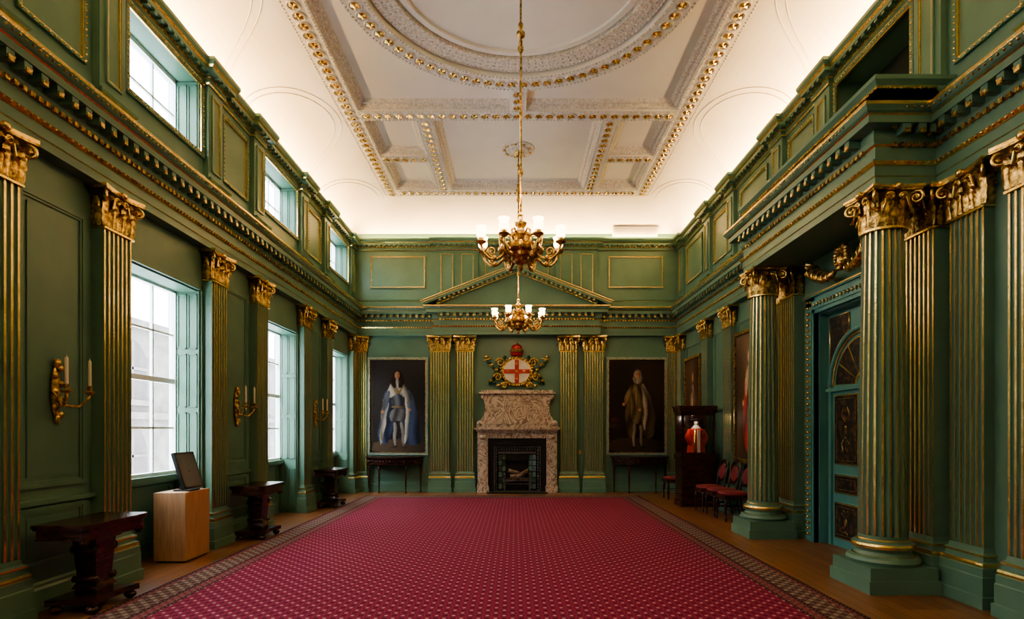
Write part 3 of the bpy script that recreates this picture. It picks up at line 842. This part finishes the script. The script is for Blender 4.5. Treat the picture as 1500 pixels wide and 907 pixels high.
king=[('P',[(0,0),(1,0),(1,.17),(0,.13)],(.07,.05,.035)),
 ('P',[(-.05,.0),(.08,.0),(.10,1.1),(-.05,1.1)],(.04,.03,.025)),
 ('P',[(.56,.10),(.90,.07),(.92,.20),(.84,.46),(.76,.62),(.66,.70),(.56,.62)],blu,26),
 ('P',[(.12,.10),(.36,.09),(.47,.50),(.45,.70),(.28,.70),(.20,.42)],blu,26),
 ('P',[(.16,.12),(.22,.09),(.28,.30),(.34,.56),(.40,.70),(.32,.66),(.24,.44)],wht,40),
 ('P',[(.60,.11),(.65,.09),(.71,.30),(.71,.50),(.66,.70),(.61,.68),(.65,.44)],wht,40),
 ('P',[(.38,.46),(.60,.46),(.61,.58),(.57,.72),(.43,.72),(.39,.60)],gry,40),
 ('P',[(.36,.32),(.49,.35),(.62,.32),(.64,.48),(.36,.48)],(.10,.10,.105),34),
 ('P',[(.37,.485),(.61,.485),(.61,.50),(.37,.50)],gld),
 ('P',[(.28,.60),(.36,.75),(.48,.79),(.60,.76),(.72,.62),(.63,.58),(.50,.65),(.37,.58)],wht,30),
 ('P',[(.38,.72),(.41,.73),(.50,.64),(.59,.73),(.61,.72),(.50,.61)],gld),
 ('P',[(.22,.46),(.28,.44),(.38,.62),(.34,.68),(.27,.62)],gry,20),('P',[(.67,.46),(.74,.48),(.74,.62),(.67,.66)],gry,20),
 ('P',[(.41,.33),(.48,.33),(.475,.20),(.47,.07),(.435,.07),(.42,.2)],(.24,.235,.22)),('P',[(.53,.33),(.60,.33),(.61,.20),(.625,.07),(.59,.07),(.56,.2)],(.19,.185,.175)),
 ('E',.44,.065,.055,.011,.1,(.05,.025,.025)),('E',.615,.06,.05,.011,-.1,(.05,.025,.025)),
 ('E',.49,.82,.095,.065,0,(.018,.011,.009)),('E',.42,.75,.045,.06,.3,(.018,.011,.009)),('E',.56,.75,.045,.06,-.3,(.018,.011,.009)),
 ('E',.49,.83,.044,.040,0,skin),('E',.49,.768,.024,.028,0,wht),
 ('E',.23,.44,.03,.015,0,skin),('E',.71,.46,.03,.015,0,skin),
 ('P',[(.18,.08),(.192,.08),(.242,.58),(.23,.58)],(.32,.21,.08)),
 ('E',.47,.842,.009,.004,0,(.02,.01,.01)),('E',.51,.842,.009,.004,0,(.02,.01,.01)),('E',.49,.812,.014,.004,0,(.2,.05,.04))]
C1=raster(1.37,2.28,(.020,.018,.019),king,seed=2)
painting('portrait_of_king',1.37,2.28,C1,(-2.9,14,.94),0)
gent=[('P',[(0,0),(1,0),(1,.15),(0,.17)],(.035,.025,.016)),
 ('P',[(.58,.14),(.82,.16),(.84,.40),(.74,.62),(.62,.72)],(.06,.045,.03),24),
 ('P',[(.34,.18),(.47,.14),(.52,.60),(.48,.73),(.34,.62),(.29,.42)],(.06,.046,.026),22),
 ('P',[(.40,.32),(.60,.30),(.62,.60),(.58,.75),(.45,.75),(.39,.6)],(.105,.078,.04),36),
 ('P',[(.26,.54),(.31,.51),(.42,.64),(.44,.74),(.36,.70)],(.14,.10,.055),18),
 ('P',[(.58,.74),(.64,.74),(.70,.62),(.70,.44),(.66,.24),(.62,.24),(.635,.48),(.60,.62)],(.22,.195,.16),40),
 ('P',[(.48,.72),(.51,.72),(.51,.50),(.49,.50)],(.22,.17,.1)),
 ('P',[(.435,.32),(.49,.32),(.48,.2),(.465,.06),(.43,.06),(.435,.2)],(.20,.165,.12)),('P',[(.54,.30),(.60,.30),(.60,.18),(.61,.07),(.575,.07),(.555,.2)],(.17,.14,.105)),
 ('E',.43,.055,.055,.011,.1,(.015,.01,.008)),('E',.61,.06,.05,.011,-.1,(.015,.01,.008)),
 ('E',.52,.835,.070,.055,0,(.20,.17,.145)),('E',.47,.78,.03,.04,.3,(.18,.155,.13)),('E',.57,.78,.03,.04,-.3,(.17,.145,.12)),
 ('E',.52,.832,.043,.040,0,skin),('E',.52,.765,.022,.03,0,(.28,.25,.21)),
 ('E',.275,.52,.03,.016,0,skin),('E',.56,.46,.028,.014,0,skin),('E',.50,.842,.009,.004,0,(.02,.01,.01)),('E',.54,.842,.009,.004,0,(.02,.01,.01)),
 ('P',[(.02,.27),(.22,.27),(.22,.31),(.02,.31)],(.04,.025,.016)),('E',.12,.35,.08,.03,0,(.06,.016,.014))]
C2=raster(1.37,2.28,(.020,.014,.010),gent,seed=5)
painting('portrait_of_gentleman',1.37,2.28,C2,(2.92,14,.94),0)
mayor=[('P',[(.25,.05),(.75,.05),(.70,.5),(.62,.74),(.38,.74),(.28,.5)],(.12,.016,.013),22),
 ('P',[(.44,.1),(.56,.1),(.56,.72),(.44,.72)],(.10,.07,.045),30),('P',[(.36,.74),(.64,.74),(.66,.5),(.60,.5),(.5,.7),(.4,.5),(.34,.5)],(.20,.16,.11)),
 ('E',.5,.81,.075,.06,0,(.12,.10,.09)),('E',.5,.81,.05,.045,0,skin),('E',.28,.45,.04,.02,0,skin),('E',.70,.47,.04,.02,0,skin)]
painting('portrait_of_mayor',1.2,2.2,raster(1.2,2.2,(.05,.034,.022),mayor,60,100,seed=8,gain=1.7),(3.96,9.74,.98),-pi/2,GOLDA)
off=[('P',[(.28,.05),(.72,.05),(.70,.5),(.64,.72),(.36,.72),(.30,.5)],(.10,.06,.05),22),
 ('P',[(.40,.3),(.60,.3),(.58,.72),(.42,.72)],(.28,.21,.14),30),
 ('E',.5,.80,.075,.06,0,(.15,.12,.10)),('E',.5,.80,.05,.045,0,skin),('E',.30,.45,.04,.02,0,skin)]
painting('portrait_of_officer',1.05,2.1,raster(1.05,2.1,(.06,.035,.02),off,60,100,seed=11,gain=1.3),(3.96,12.85,1.0),-pi/2,GOLDA)
# ------------------------------------------------------------------ demilune side tables
def demilune():
    b=MB()
    def arc(rx,ry,n=20): return [(rx*math.cos(pi*i/n),-ry*math.sin(pi*i/n)) for i in range(n+1)]
    def slab(pts,z0,z1,mat):
        n=len(pts); b.add([(x,y,z0) for x,y in pts]+[(x,y,z1) for x,y in pts],[tuple(range(n)),tuple(range(2*n-1,n-1,-1))]+[(i,(i+1)%n,(i+1)%n+n,i+n) for i in range(n)],mat)
    slab(arc(.72,.46),.83,.86,MAHOG); slab(arc(.70,.445),.81,.83,MAHOG); slab(arc(.66,.41),.68,.81,MAHOG); slab(arc(.67,.42),.675,.69,MAHOG)
    for i in range(26):
        a=pi*(i+.5)/26; b.sph((.665*math.cos(a),-.415*math.sin(a),.745),(.02,.02,.035),MAHOG,6,4)
    for a in (.0,.33,.67,1.0):
        x,y=.62*math.cos(pi*a),-.38*math.sin(pi*a)-.03*(1 if a in(0,1) else 0)
        b.lathe([(.0,0),(.02,0),(.024,.03),(.014,.06),(.018,.12),(.026,.5),(.03,.6),(.022,.62),(.034,.64),(.034,.7)],10,MAHOG,(x,y,0))
    return b
t=demilune().obj('demilune_side_table',(-2.95,13.93,0)); inst(t,'demilune_side_table',(2.98,13.93,0))
# ------------------------------------------------------------------ pier tables
def pier(L):
    b=MB()
    pts=[(0,-L/2),(.40,-L/2),(.44,-L/2+.03),(.45,-L/2+.08),(.45,L/2-.08),(.44,L/2-.03),(.40,L/2),(0,L/2)]
    def slab(pts,z0,z1,s=1):
        n=len(pts); P=[(.22+(x-.22)*s,y*s) for x,y in pts]; b.add([(x,y,z0) for x,y in P]+[(x,y,z1) for x,y in P],[tuple(range(n-1,-1,-1)),tuple(range(n,2*n))]+[(i,(i+1)%n,(i+1)%n+n,i+n) for i in range(n)],MAHOG)
    slab(pts,.715,.745);slab(pts,.70,.715,.97);slab(pts,.63,.70,.92); slab(pts,.618,.63,.94)
    for y in (-L/2+.06,L/2-.06): b.lathe([(.0,.56),(.02,.57),(.035,.6),(.03,.63)],12,MAHOG,(.38,y,0))
    b.taper(.22,0,.16,.58,.075,.085,.10,.12,MAHOG); b.taper(.22,0,.58,.62,.12,.15,.14,.17,MAHOG)
    b.box(.13,.31,-.10,.10,.12,.17,MAHOG)
    b.taper(.22,0,.17,.22,.11,.12,.085,.095,MAHOG)
    for s_ in (-1,1):
        b.tube([(.12,s_*.11,.5),(.32,s_*.11,.5)],.035,MAHOG,10); b.tube([(.12,s_*.1,.25),(.32,s_*.1,.25)],.03,MAHOG,10)
    hl=L/2*.72
    bp_=[]
    for k in range(9): bp_.append((.02+.40*k/8,-hl+.05*math.sin(pi*k/8)))
    for k in range(1,9): bp_.append((.42-.05*math.sin(pi*k/8),-hl+2*hl*k/8))
    for k in range(1,9): bp_.append((.42-.40*k/8,hl-.05*math.sin(pi*k/8)))
    slab(bp_,.07,.12)
    for x in (.07,.37):
        for y in (-hl+.05,hl-.05):
            b.sph((x,y,.035),(.05,.05,.035),MAHOG,10,6)
    return b
for i,(y0,y1) in enumerate(((4.49,5.31),(7.66,8.42),(10.86,11.64))):
    if i==0: pt=pier(.78).obj('mahogany_pier_table',(-3.86,(y0+y1)/2,0))
    else: inst(pt,'mahogany_pier_table',(-3.86,(y0+y1)/2,0))
# ------------------------------------------------------------------ plinth + tablet
b=MB(); b.box(-4.12,-3.76,6.46,6.97,.02,.79,OAK); b.box(-4.10,-3.78,6.48,6.95,0,.02,BLACK); b.obj('oak_display_plinth')
b=MB(); b.M=Matrix.Translation((-3.80,6.73,.80))@Matrix.Rotation(-.30,4,'Y')
b.box(-.035,0,-.20,.20,0.02,.46,BLACK); b.box(0,.002,-.175,.175,.045,.435,SCREEN)
b.M=Matrix.Translation((-3.80,6.73,.79)); b.box(-.2,-.0,-.1,.1,0,.015,BLACK)
b.tube([(-.18,0,.01),(-.07,0,.24)],.015,BLACK,8)
b.obj('tilted_touchscreen')
# ------------------------------------------------------------------ sconces
def sconce():
    b=MB()
    b.sph((.015,0,.0),(.025,.05,.22),GOLDA,12,10)
    for i in range(7):
        z=-.2+i*.066; b.sph((.035,.03*(-1)**i,z),(.02,.035,.03),GOLDA,8,5)
    b.sph((.03,0,.24),(.025,.04,.04),GOLDA,10,6); b.sph((.03,0,-.24),(.02,.025,.05),GOLDA,10,6)
    for s_ in (-1,1):
        b.tube([(.03,0,-.05),(.08,s_*.03,-.12),(.15,s_*.08,-.13),(.20,s_*.12,-.07),(.21,s_*.13,-.02)],[.014,.012,.011,.011,.012],GOLDA,7)
        b.tube([(.06,s_*.02,-.1),(.07,s_*.06,-.04),(.04,s_*.07,0),(.03,s_*.04,.0)],.008,GOLDA,6)
        b.lathe([(0,-.03),(.03,-.02),(.045,0),(.045,.006),(.018,.01),(.024,.05),(.016,.055)],12,GOLDA,(.21,s_*.13,0))
        b.lathe([(.014,.05),(.013,.27),(.004,.28),(0,.30)],10,CREAM,(.21,s_*.13,0))
    return b
s0=sconce().obj('candle_wall_sconce',(-3.988,4.9,1.83)); inst(s0,'candle_wall_sconce',(-3.988,8.08,1.83)); inst(s0,'candle_wall_sconce',(-3.988,11.27,1.83))
# ------------------------------------------------------------------ chandelier
def chandelier():
    b=MB(); z0=3.36
    prof=[(0,0),(.018,.01),(.03,.03),(.015,.055),(.03,.075),(.07,.10),(.09,.13),(.15,.17),(.20,.20),(.235,.225),(.24,.25),(.20,.27),(.215,.285),(.16,.30),(.09,.32),(.06,.36),(.075,.40),(.12,.43),(.125,.455),(.10,.47),(.05,.50),(.035,.54),(.06,.57),(.065,.60),(.03,.63),(.018,.68),(.03,.70),(.012,.73)]
    b.lathe([(r*1.08,z*.93) for r,z in prof],28,GOLDA,(0,0,z0))
    zt=ZT+.05; b.tube([(0,0,z0+.6),(0,0,zt)],.013,GOLDA,8)
    for z,r in ((z0+1.15,.028),(5.2,.02),(5.95,.035),(6.02,.022),(6.12,.05),(6.22,.03),(6.6,.03)):
        b.lathe([(.012,-.05),(r,-.02),(r,.02),(.012,.05)],12,GOLDA,(0,0,z))
    b.lathe([(.0,-.09),(.05,-.08),(.09,-.02),(.10,.0)],16,GOLDA,(0,0,zt+.02))
    n=8; dz=-.10
    for i in range(n):
        t=2*pi*(i+.5)/n; c,s=math.cos(t),math.sin(t)
        P=[]
        for r,z in ((.16,.26),(.22,.16),(.30,.10),(.39,.10),(.46,.16),(.49,.24)): P.append((r*c,r*s,z0+z))
        b.tube(P,[.020,.018,.017,.016,.015,.015],GOLDA,7)
        Q=[]
        for k in range(18):
            u=k/17;a=-pi/2+u*pi*2.8;r=.06*(1-.75*u); Q.append(((.36+r*math.cos(a))*c,(.36+r*math.cos(a))*s,z0+.18+r*math.sin(a)))
        b.tube(Q,.011,GOLDA,6)
        Q=[((.12)*c,.12*s,z0+.40),(.2*c,.2*s,z0+.44),(.27*c,.27*s,z0+.39),(.26*c,.26*s,z0+.33),(.21*c,.21*s,z0+.28)]
        b.tube(Q,[.010,.013,.014,.012,.009],GOLDA,6)
        b.sph((.33*c,.33*s,z0+.11),(.03,.03,.035),GOLDA,8,6)
        b.lathe([(0,-.04),(.02,-.03),(.035,-.015),(.06,0),(.062,.01),(.03,.015),(.03,.045),(.04,.05)],14,GOLDA,(.49*c,.49*s,z0+.375+dz))
        b.lathe([(.034,.045),(.052,.07),(.056,.10),(.05,.135),(.060,.165),(.066,.175)],14,SHADE,(.49*c,.49*s,z0+.375+dz))
        b.sph((.49*c,.49*s,z0+.375+.10+dz),(.03,.03,.04),SHADE,8,6)
        leaf(b,Matrix.Translation((0,0,z0+.25))@Matrix.Rotation(t,4,'Z')@Matrix.Translation((0,.20,0)),.10,.10,.02)
        leaf(b,Matrix.Translation((0,0,z0+.13))@Matrix.Rotation(t+pi/8,4,'Z')@Matrix.Translation((0,.18,0)),.09,.10,.02)
        a2=t+pi/8; b.sph((.24*math.cos(a2),.24*math.sin(a2),z0+.24),(.03,.03,.05),GOLDA,8,6)
        b.sph((.13*math.cos(a2),.13*math.sin(a2),z0+.12),(.025,.025,.03),GOLDA,8,6)
    return b
ch=chandelier().obj('brass_chandelier',(0.02,NY,0)); inst(ch,'brass_chandelier',(.02,FY,0))
# ------------------------------------------------------------------ display cabinet
e=bpy.data.objects.new('display_cabinet',None); sc.collection.objects.link(e)
b=MB(); x0,x1,y0,y1=3.20,3.84,11.15,11.60
b.box(x0-.02,x1+.02,y0-.02,y1+.02,0,.12,MAHOG); b.box(x0,x1,y0,y1,.12,.92,MAHOG)
b.box(x0-.03,x1+.03,y0-.03,y1,.92,1.02,MAHOG)
for (a,c) in ((x0,y0),(x1-.04,y0),(x0,y1-.04),(x1-.04,y1-.04)): b.box(a,a+.04,c,c+.04,1.02,1.82,MAHOG)
b.box(x0,x1,y1-.02,y1,1.02,1.82,MAHOG)
for z in (1.02,1.78): b.box(x0,x1,y0,y0+.03,z,z+.04,MAHOG); b.box(x0,x0+.03,y0,y1,z,z+.04,MAHOG)
b.box(x0-.02,x1+.02,y0-.02,y1,1.82,1.87,MAHOG); b.box(x0-.05,x1+.03,y0-.05,y1,1.87,1.93,MAHOG); b.box(x0-.07,x1+.03,y0-.07,y1,1.93,1.97,MAHOG)
for (a,c) in ((x0+.06,x1-.06),):
    b.box(a,c,y0-.012,y0,.22,.25,MAHOG);b.box(a,c,y0-.012,y0,.80,.83,MAHOG);b.box(a,a+.03,y0-.012,y0,.22,.83,MAHOG);b.box(c-.03,c,y0-.012,y0,.22,.83,MAHOG)
b.box(x0-.012,x0,y0+.06,y1-.06,.22,.25,MAHOG);b.box(x0-.012,x0,y0+.06,y1-.06,.80,.83,MAHOG)
b.obj('cabinet_body',parent=e)
b=MB(); b.box(x0+.035,x1-.035,y0+.012,y0+.016,1.06,1.78,GLASS); b.box(x0+.012,x0+.016,y0+.035,y1-.035,1.06,1.78,GLASS); b.obj('glass_panes',parent=e)
b=MB(); cxx,cyy=3.55,11.38
b.lathe([(.18,1.03),(.17,1.15),(.14,1.30),(.16,1.42),(.15,1.50),(.05,1.56)],16,ROBE,(cxx,cyy,0))
b.lathe([(.10,1.44),(.13,1.50),(.06,1.57),(.045,1.60)],12,WHP,(cxx,cyy,0)); b.sph((cxx,cyy,1.65),(.045,.05,.06),SKIN,10,8)
b.lathe([(0,1.73),(.08,1.725),(.11,1.70),(.06,1.69),(.05,1.67)],14,BLACK,(cxx,cyy,0))
for s_ in (-1,1): b.tube([(cxx+s_*.12,cyy,1.5),(cxx+s_*.18,cyy-.02,1.36),(cxx+s_*.11,cyy-.08,1.22)],[.05,.06,.06],ROBE,8)
b.tube([(cxx-.06,cyy-.13,1.52),(cxx-.08,cyy-.17,1.3),(cxx-.08,cyy-.18,1.06)],.022,GOLD,6)
b.box(cxx-.03,cxx+.02,cyy-.19,cyy-.15,1.05,1.5,WHP)
b.obj('civic_robe_figure',parent=e)
l=bpy.data.lights.new('cabinet_lamp','POINT'); l.energy=2.2; l.color=(1,.85,.65); l.shadow_soft_size=.03
o=bpy.data.objects.new('cabinet_lamp',l); sc.collection.objects.link(o); o.location=(3.42,11.22,1.74); o.parent=e
# ------------------------------------------------------------------ chairs
def chair():
    b=MB()
    for s_ in (-1,1):
        b.lathe([(.012,0),(.016,.02),(.02,.04),(.014,.07),(.02,.12),(.026,.3),(.02,.33),(.028,.35),(.022,.37),(.028,.40)],10,MAHOG,(s_*.20,.19,0))
        b.tube([(s_*.19,-.27,0),(s_*.19,-.22,.2),(s_*.19,-.2,.42),(s_*.195,-.22,.65),(s_*.20,-.27,.86),(s_*.17,-.28,.90)],[.016,.018,.02,.018,.016,.014],MAHOG,8)
        b.tube([(s_*.20,.18,.2),(s_*.19,-.21,.2)],.01,MAHOG,6)
    b.box(-.22,.22,-.21,.22,.36,.42,MAHOG)
    n=24
    rr=[(.21,.42),(.225,.445),(.21,.475),(.12,.49),(0,.493)]
    for j in range(len(rr)-1):
        vs=[];fs=[]
        for i in range(n):
            t=2*pi*i/n
            def sq(r,z):
                c,s=math.cos(t),math.sin(t); k=1/max(abs(c)**4+abs(s)**4,1e-6)**.25
                return (r*c*k,r*s*k,z)
            vs.append(sq(*rr[j]));vs.append(sq(*rr[j+1]))
        for i in range(n): k=(i+1)%n; fs.append((2*i,2*k,2*k+1,2*i+1))
        b.add(vs,fs,RED,True)
    b.tube([(-.20,-.275,.87),(-.12,-.285,.92),(0,-.29,.94),(.12,-.285,.92),(.20,-.275,.87)],[.018,.022,.026,.022,.018],MAHOG,8)
    b.tube([(-.19,-.215,.56),(.19,-.215,.56)],.014,MAHOG,8)
    b.M=Matrix.Translation((0,-.238,.73))@Matrix.Rotation(.18,4,'X')
    b.sph((0,0,0),(.155,.035,.14),RED,20,10); 
    b.M=Matrix.Identity(4)
    b.tube([(.165*math.cos(a),-.238-.18*.15*math.sin(a),.73+.15*math.sin(a)) for a in [2*pi*i/24 for i in range(24)]],.016,MAHOG,6,closed=True)
    return b
c0=chair().obj('red_upholstered_chair',(3.58,9.55,0),pi/2)
for (x,y,r) in ((3.58,10.08,pi/2),(3.56,10.62,pi/2),(3.45,12.55,pi/2)): inst(c0,'red_upholstered_chair',(x,y,0),r)
# ------------------------------------------------------------------ door
b=MB(); b.M=MR
dc=6.86
D=-.12
b.box(DY0,DY1,D-.05,D,0,DZ,TEAL)
def dpanel(a,c,z0,z1):
    b.box(a,c,D,D+.012,z0,z1,TEAL); 
    b.box(a+.010,c-.010,D+.012,D+.016,z0+.010,z1-.010,GOLD); b.box(a+.027,c-.027,D+.016,D+.019,z0+.027,z1-.027,DOORP)
    cx,cz=(a+c)/2,(z0+z1)/2; hh=(z1-z0)/2
    b.box(a+.06,c-.06,D+.019,D+.021,z0+.06,z0+.066,GOLDA);b.box(a+.06,c-.06,D+.019,D+.021,z1-.066,z1-.06,GOLDA)
    b.box(a+.06,a+.066,D+.019,D+.021,z0+.06,z1-.06,GOLDA);b.box(c-.066,c-.06,D+.019,D+.021,z0+.06,z1-.06,GOLDA)
    if hh>.15:
        b.sph((cx,D+.02,cz),(.035,.006,min(.05,hh*.4)),GOLDA,12,6)
        for s_ in (-1,1):
            b.tube([(cx,D+.022,cz+s_*hh*.2),(cx+.09,D+.022,cz+s_*hh*.4),(cx+.04,D+.022,cz+s_*hh*.62),(cx,D+.022,cz+s_*hh*.5),(cx-.04,D+.022,cz+s_*hh*.62),(cx-.09,D+.022,cz+s_*hh*.4),(cx,D+.022,cz+s_*hh*.2)],.005,GOLDA,5)
for s_ in (-1,1):
    a,c=sorted((dc+s_*.07,dc+s_*.60))
    dpanel(a,c,.10,.58);dpanel(a,c,.68,.94);dpanel(a,c,1.05,1.96)
    R=.585;z0=2.06;n=14
    def fan(r0,r1,y,mat,a0=.04,a1=pi/2-.1):
        vs=[];fs=[]
        for i in range(n+1):
            t=a0+(a1-a0)*i/n
            for r in (r0,r1): vs.append((dc+s_*(r*math.cos(t)+.0),y,z0+r*math.sin(t)))
        for i in range(n): fs.append((2*i,2*i+1,2*i+3,2*i+2))
        b.add(vs,fs,mat)
    fan(.12,R,D+.010,GOLD); 
    for k in range(3):
        w0=pi/2/3.15; fan(.15,R-.02,D+.013,DOORP,.06+k*w0,.06+(k+1)*w0-.05)
    pts=[(dc+s_*.68*math.cos(t),D+.02,z0+.68*math.sin(t)) for t in [pi/2*i/16 for i in range(17)]]; b.tube(pts,.03,TEAL,8)
    pts=[(dc+s_*.635*math.cos(t),D+.01,z0+.635*math.sin(t)) for t in [pi/2*i/16 for i in range(17)]]; b.tube(pts,.012,GOLD,6)
    b.box(*sorted((dc+s_*.65,dc+s_*.71)),D,D+.03,0,z0,TEAL)
    Q=[]
    for i in range(10):
        t=.35+(1.2-.35)*i/9; Q.append((dc+s_*.74*math.cos(t),z0+.74*math.sin(t)))
    poly=[p for p in Q]+[(dc+s_*.27,DZ-.08),(dc+s_*.715,DZ-.08)]
    b.poly(poly,D,D+.008,DOORP)
    for i in range(len(poly)):
        p,q=poly[i],poly[(i+1)%len(poly)]; b.tube([(p[0],D+.01,p[1]),(q[0],D+.01,q[1])],.007,GOLD,5)
b.box(dc-.02,dc+.02,D,D+.03,0,DZ-.1,TEAL)
b.box(DY0,DY1,D,D+.04,2.0,2.04,TEAL)
b.sph((dc-.06,D+.06,1.0),.03,GOLD,10,8)
b.obj('door_1')
b=MB(); b.M=MR
for (a,c) in ((DY0-.22,DY0),(DY1,DY1+.22)):
    b.box(a,c,0,.06,0,DZ+.22,TEAL); 
for (a,c,s_) in ((DY0-.2,DY0-.05,1),(DY1+.05,DY1+.2,1)):
    b.box(a,c,.06,.075,0.02,DZ+.1,TEAL)
b.box(DY0-.22,DY1+.22,0,.06,DZ,DZ+.22,TEAL); b.box(DY0-.05,DY1+.05,.06,.075,DZ+.05,DZ+.17,TEAL)
b.box(DY0-.26,DY1+.26,0,.09,DZ+.22,DZ+.26,TEAL); b.box(DY0-.26,DY1+.26,.085,.1,DZ+.235,DZ+.25,GOLD)
for (a,c) in ((DY0-.03,DY0),(DY1,DY1+.03)): b.box(a,c,.0,.075,0,DZ,TEAL)
for yy in (DY0-.125,DY1+.125):
    for i in range(42): 
        b.bead((yy,.08,.1+i*.076),.026,GOLD,rz=.03); b.box(yy-.06,yy-.045,.07,.085,.08+i*.076,.12+i*.076,GOLD); b.box(yy+.045,yy+.06,.07,.085,.08+i*.076,.12+i*.076,GOLD)
for i in range(20): b.bead((DY0+(DY1-DY0)*(i+.5)/20,.08,DZ+.11),.026,GOLDA,rz=.03)
b.box(DY0-.001,DY0+.02,-.2,0,0,DZ,TEAL); b.box(DY1-.02,DY1+.001,-.2,0,0,DZ,TEAL); b.box(DY0,DY1,-.2,0,DZ-.02,DZ+.001,TEAL)
b.obj('trim_6')
b=MB(); b.M=MR@Matrix.Translation((dc,.12,3.53))
b.sph((0,0,0),(.085,.09,.12),GOLDA,16,12)
b.sph((0,.09,-.015),(.016,.025,.03),GOLD,8,6)
for s_ in (-1,1):
    b.sph((s_*.035,.078,.015),(.018,.012,.009),GOLD,8,5); b.sph((s_*.035,.08,.034),(.024,.01,.006),GOLDA,8,4)
    b.sph((s_*.05,.06,-.035),(.025,.02,.025),GOLD,8,6)
    for i in range(7):
        a=-.5+i*.42; b.sph((s_*(.06+.05*math.cos(a)),.02,.05+.11*math.sin(a)*1.0),(.038,.04,.036),GOLDA,8,6)
    P=[(s_*.12,.03,-.10),(s_*.24,.05,-.15),(s_*.36,.05,-.13),(s_*.50,.05,-.06),(s_*.60,.05,.03)]
    b.tube(P,[.03,.045,.06,.075,.095],GOLDA,10)
    for i in range(9):
        a=i*.7; b.sph((s_*(.64+.04*math.cos(a)),.06+.03*math.sin(a*1.3),.06+.07*math.sin(a)),.04,GOLDA,8,6)
    for k in range(5):
        t=.15+.2*k; x=.12+.48*t; b.tube([(s_*x,.05+(.045+.05*t)*math.cos(q),-.14+.16*t*t+(.045+.05*t)*math.sin(q)) for q in [2*pi*i/10 for i in range(10)]],.008,GOLD,5,closed=True)
b.sph((0,.085,-.052),(.028,.012,.009),GOLD,8,5)
b.sph((0,.05,-.10),(.05,.04,.03),GOLDA,8,6)
b.sph((0,.0,.15),(.06,.05,.05),GOLDA,10,6)
b.obj('gilded_mask_and_cornucopias')
# ------------------------------------------------------------------ lights
def area(name,loc,sx,sy,power,col,rot):
    l=bpy.data.lights.new(name,'AREA'); l.shape='RECTANGLE'; l.size=sx;l.size_y=sy; l.energy=power;l.color=col
    o=bpy.data.objects.new(name,l); sc.collection.objects.link(o); o.location=loc; o.rotation_euler=rot; return o
WARM=(1,.60,.25)
area('cove_light_strip',(-3.94,6.5,6.09),.05,14.4,330,WARM,(pi,.15,0))
area('cove_light_strip',(3.94,6.5,6.09),.05,14.4,330,WARM,(pi,-.15,0))
area('cove_light_strip',(0,13.94,6.09),7.4,.05,170,WARM,(pi-.15,0,0))
area('cove_light_strip',(0,-.94,6.09),7.4,.05,170,WARM,(pi+.15,0,0))
for i,c in enumerate(WC):
    for (z0,z1) in ((WZ0,WZ1),(UZ0,UZ1)):
        o=area('daylight_portal',(-4.38,c,(z0+z1)/2),z1-z0,1.3,1,(1,1,1),(0,-pi/2,0)); o.data.cycles.is_portal=True
for y in (NY,FY):
    l=bpy.data.lights.new('chandelier_bulb_light','POINT'); l.energy=30; l.color=(1,.65,.35); l.shadow_soft_size=.3
    o=bpy.data.objects.new('chandelier_bulb_light',l); sc.collection.objects.link(o); o.location=(0,y,4.15)
w=bpy.data.worlds.new('overcast_sky'); sc.world=w; w.use_nodes=True
bg=w.node_tree.nodes['Background']; bg.inputs[0].default_value=(.82,.93,1,1); bg.inputs[1].default_value=16
# ------------------------------------------------------------------ camera
cd=bpy.data.cameras.new('camera'); cd.sensor_width=36; cd.lens=840/1500*36
cd.shift_x=(750-754)/1500; cd.shift_y=(630-453.5)/1500; cd.clip_start=.05
co=bpy.data.objects.new('camera',cd); sc.collection.objects.link(co); co.location=(-.05,0,1.5); co.rotation_euler=(pi/2,0,0)
sc.camera=co
sc.view_settings.view_transform='AgX'
sc.view_settings.look='AgX - Medium High Contrast'
sc.view_settings.exposure=0.22
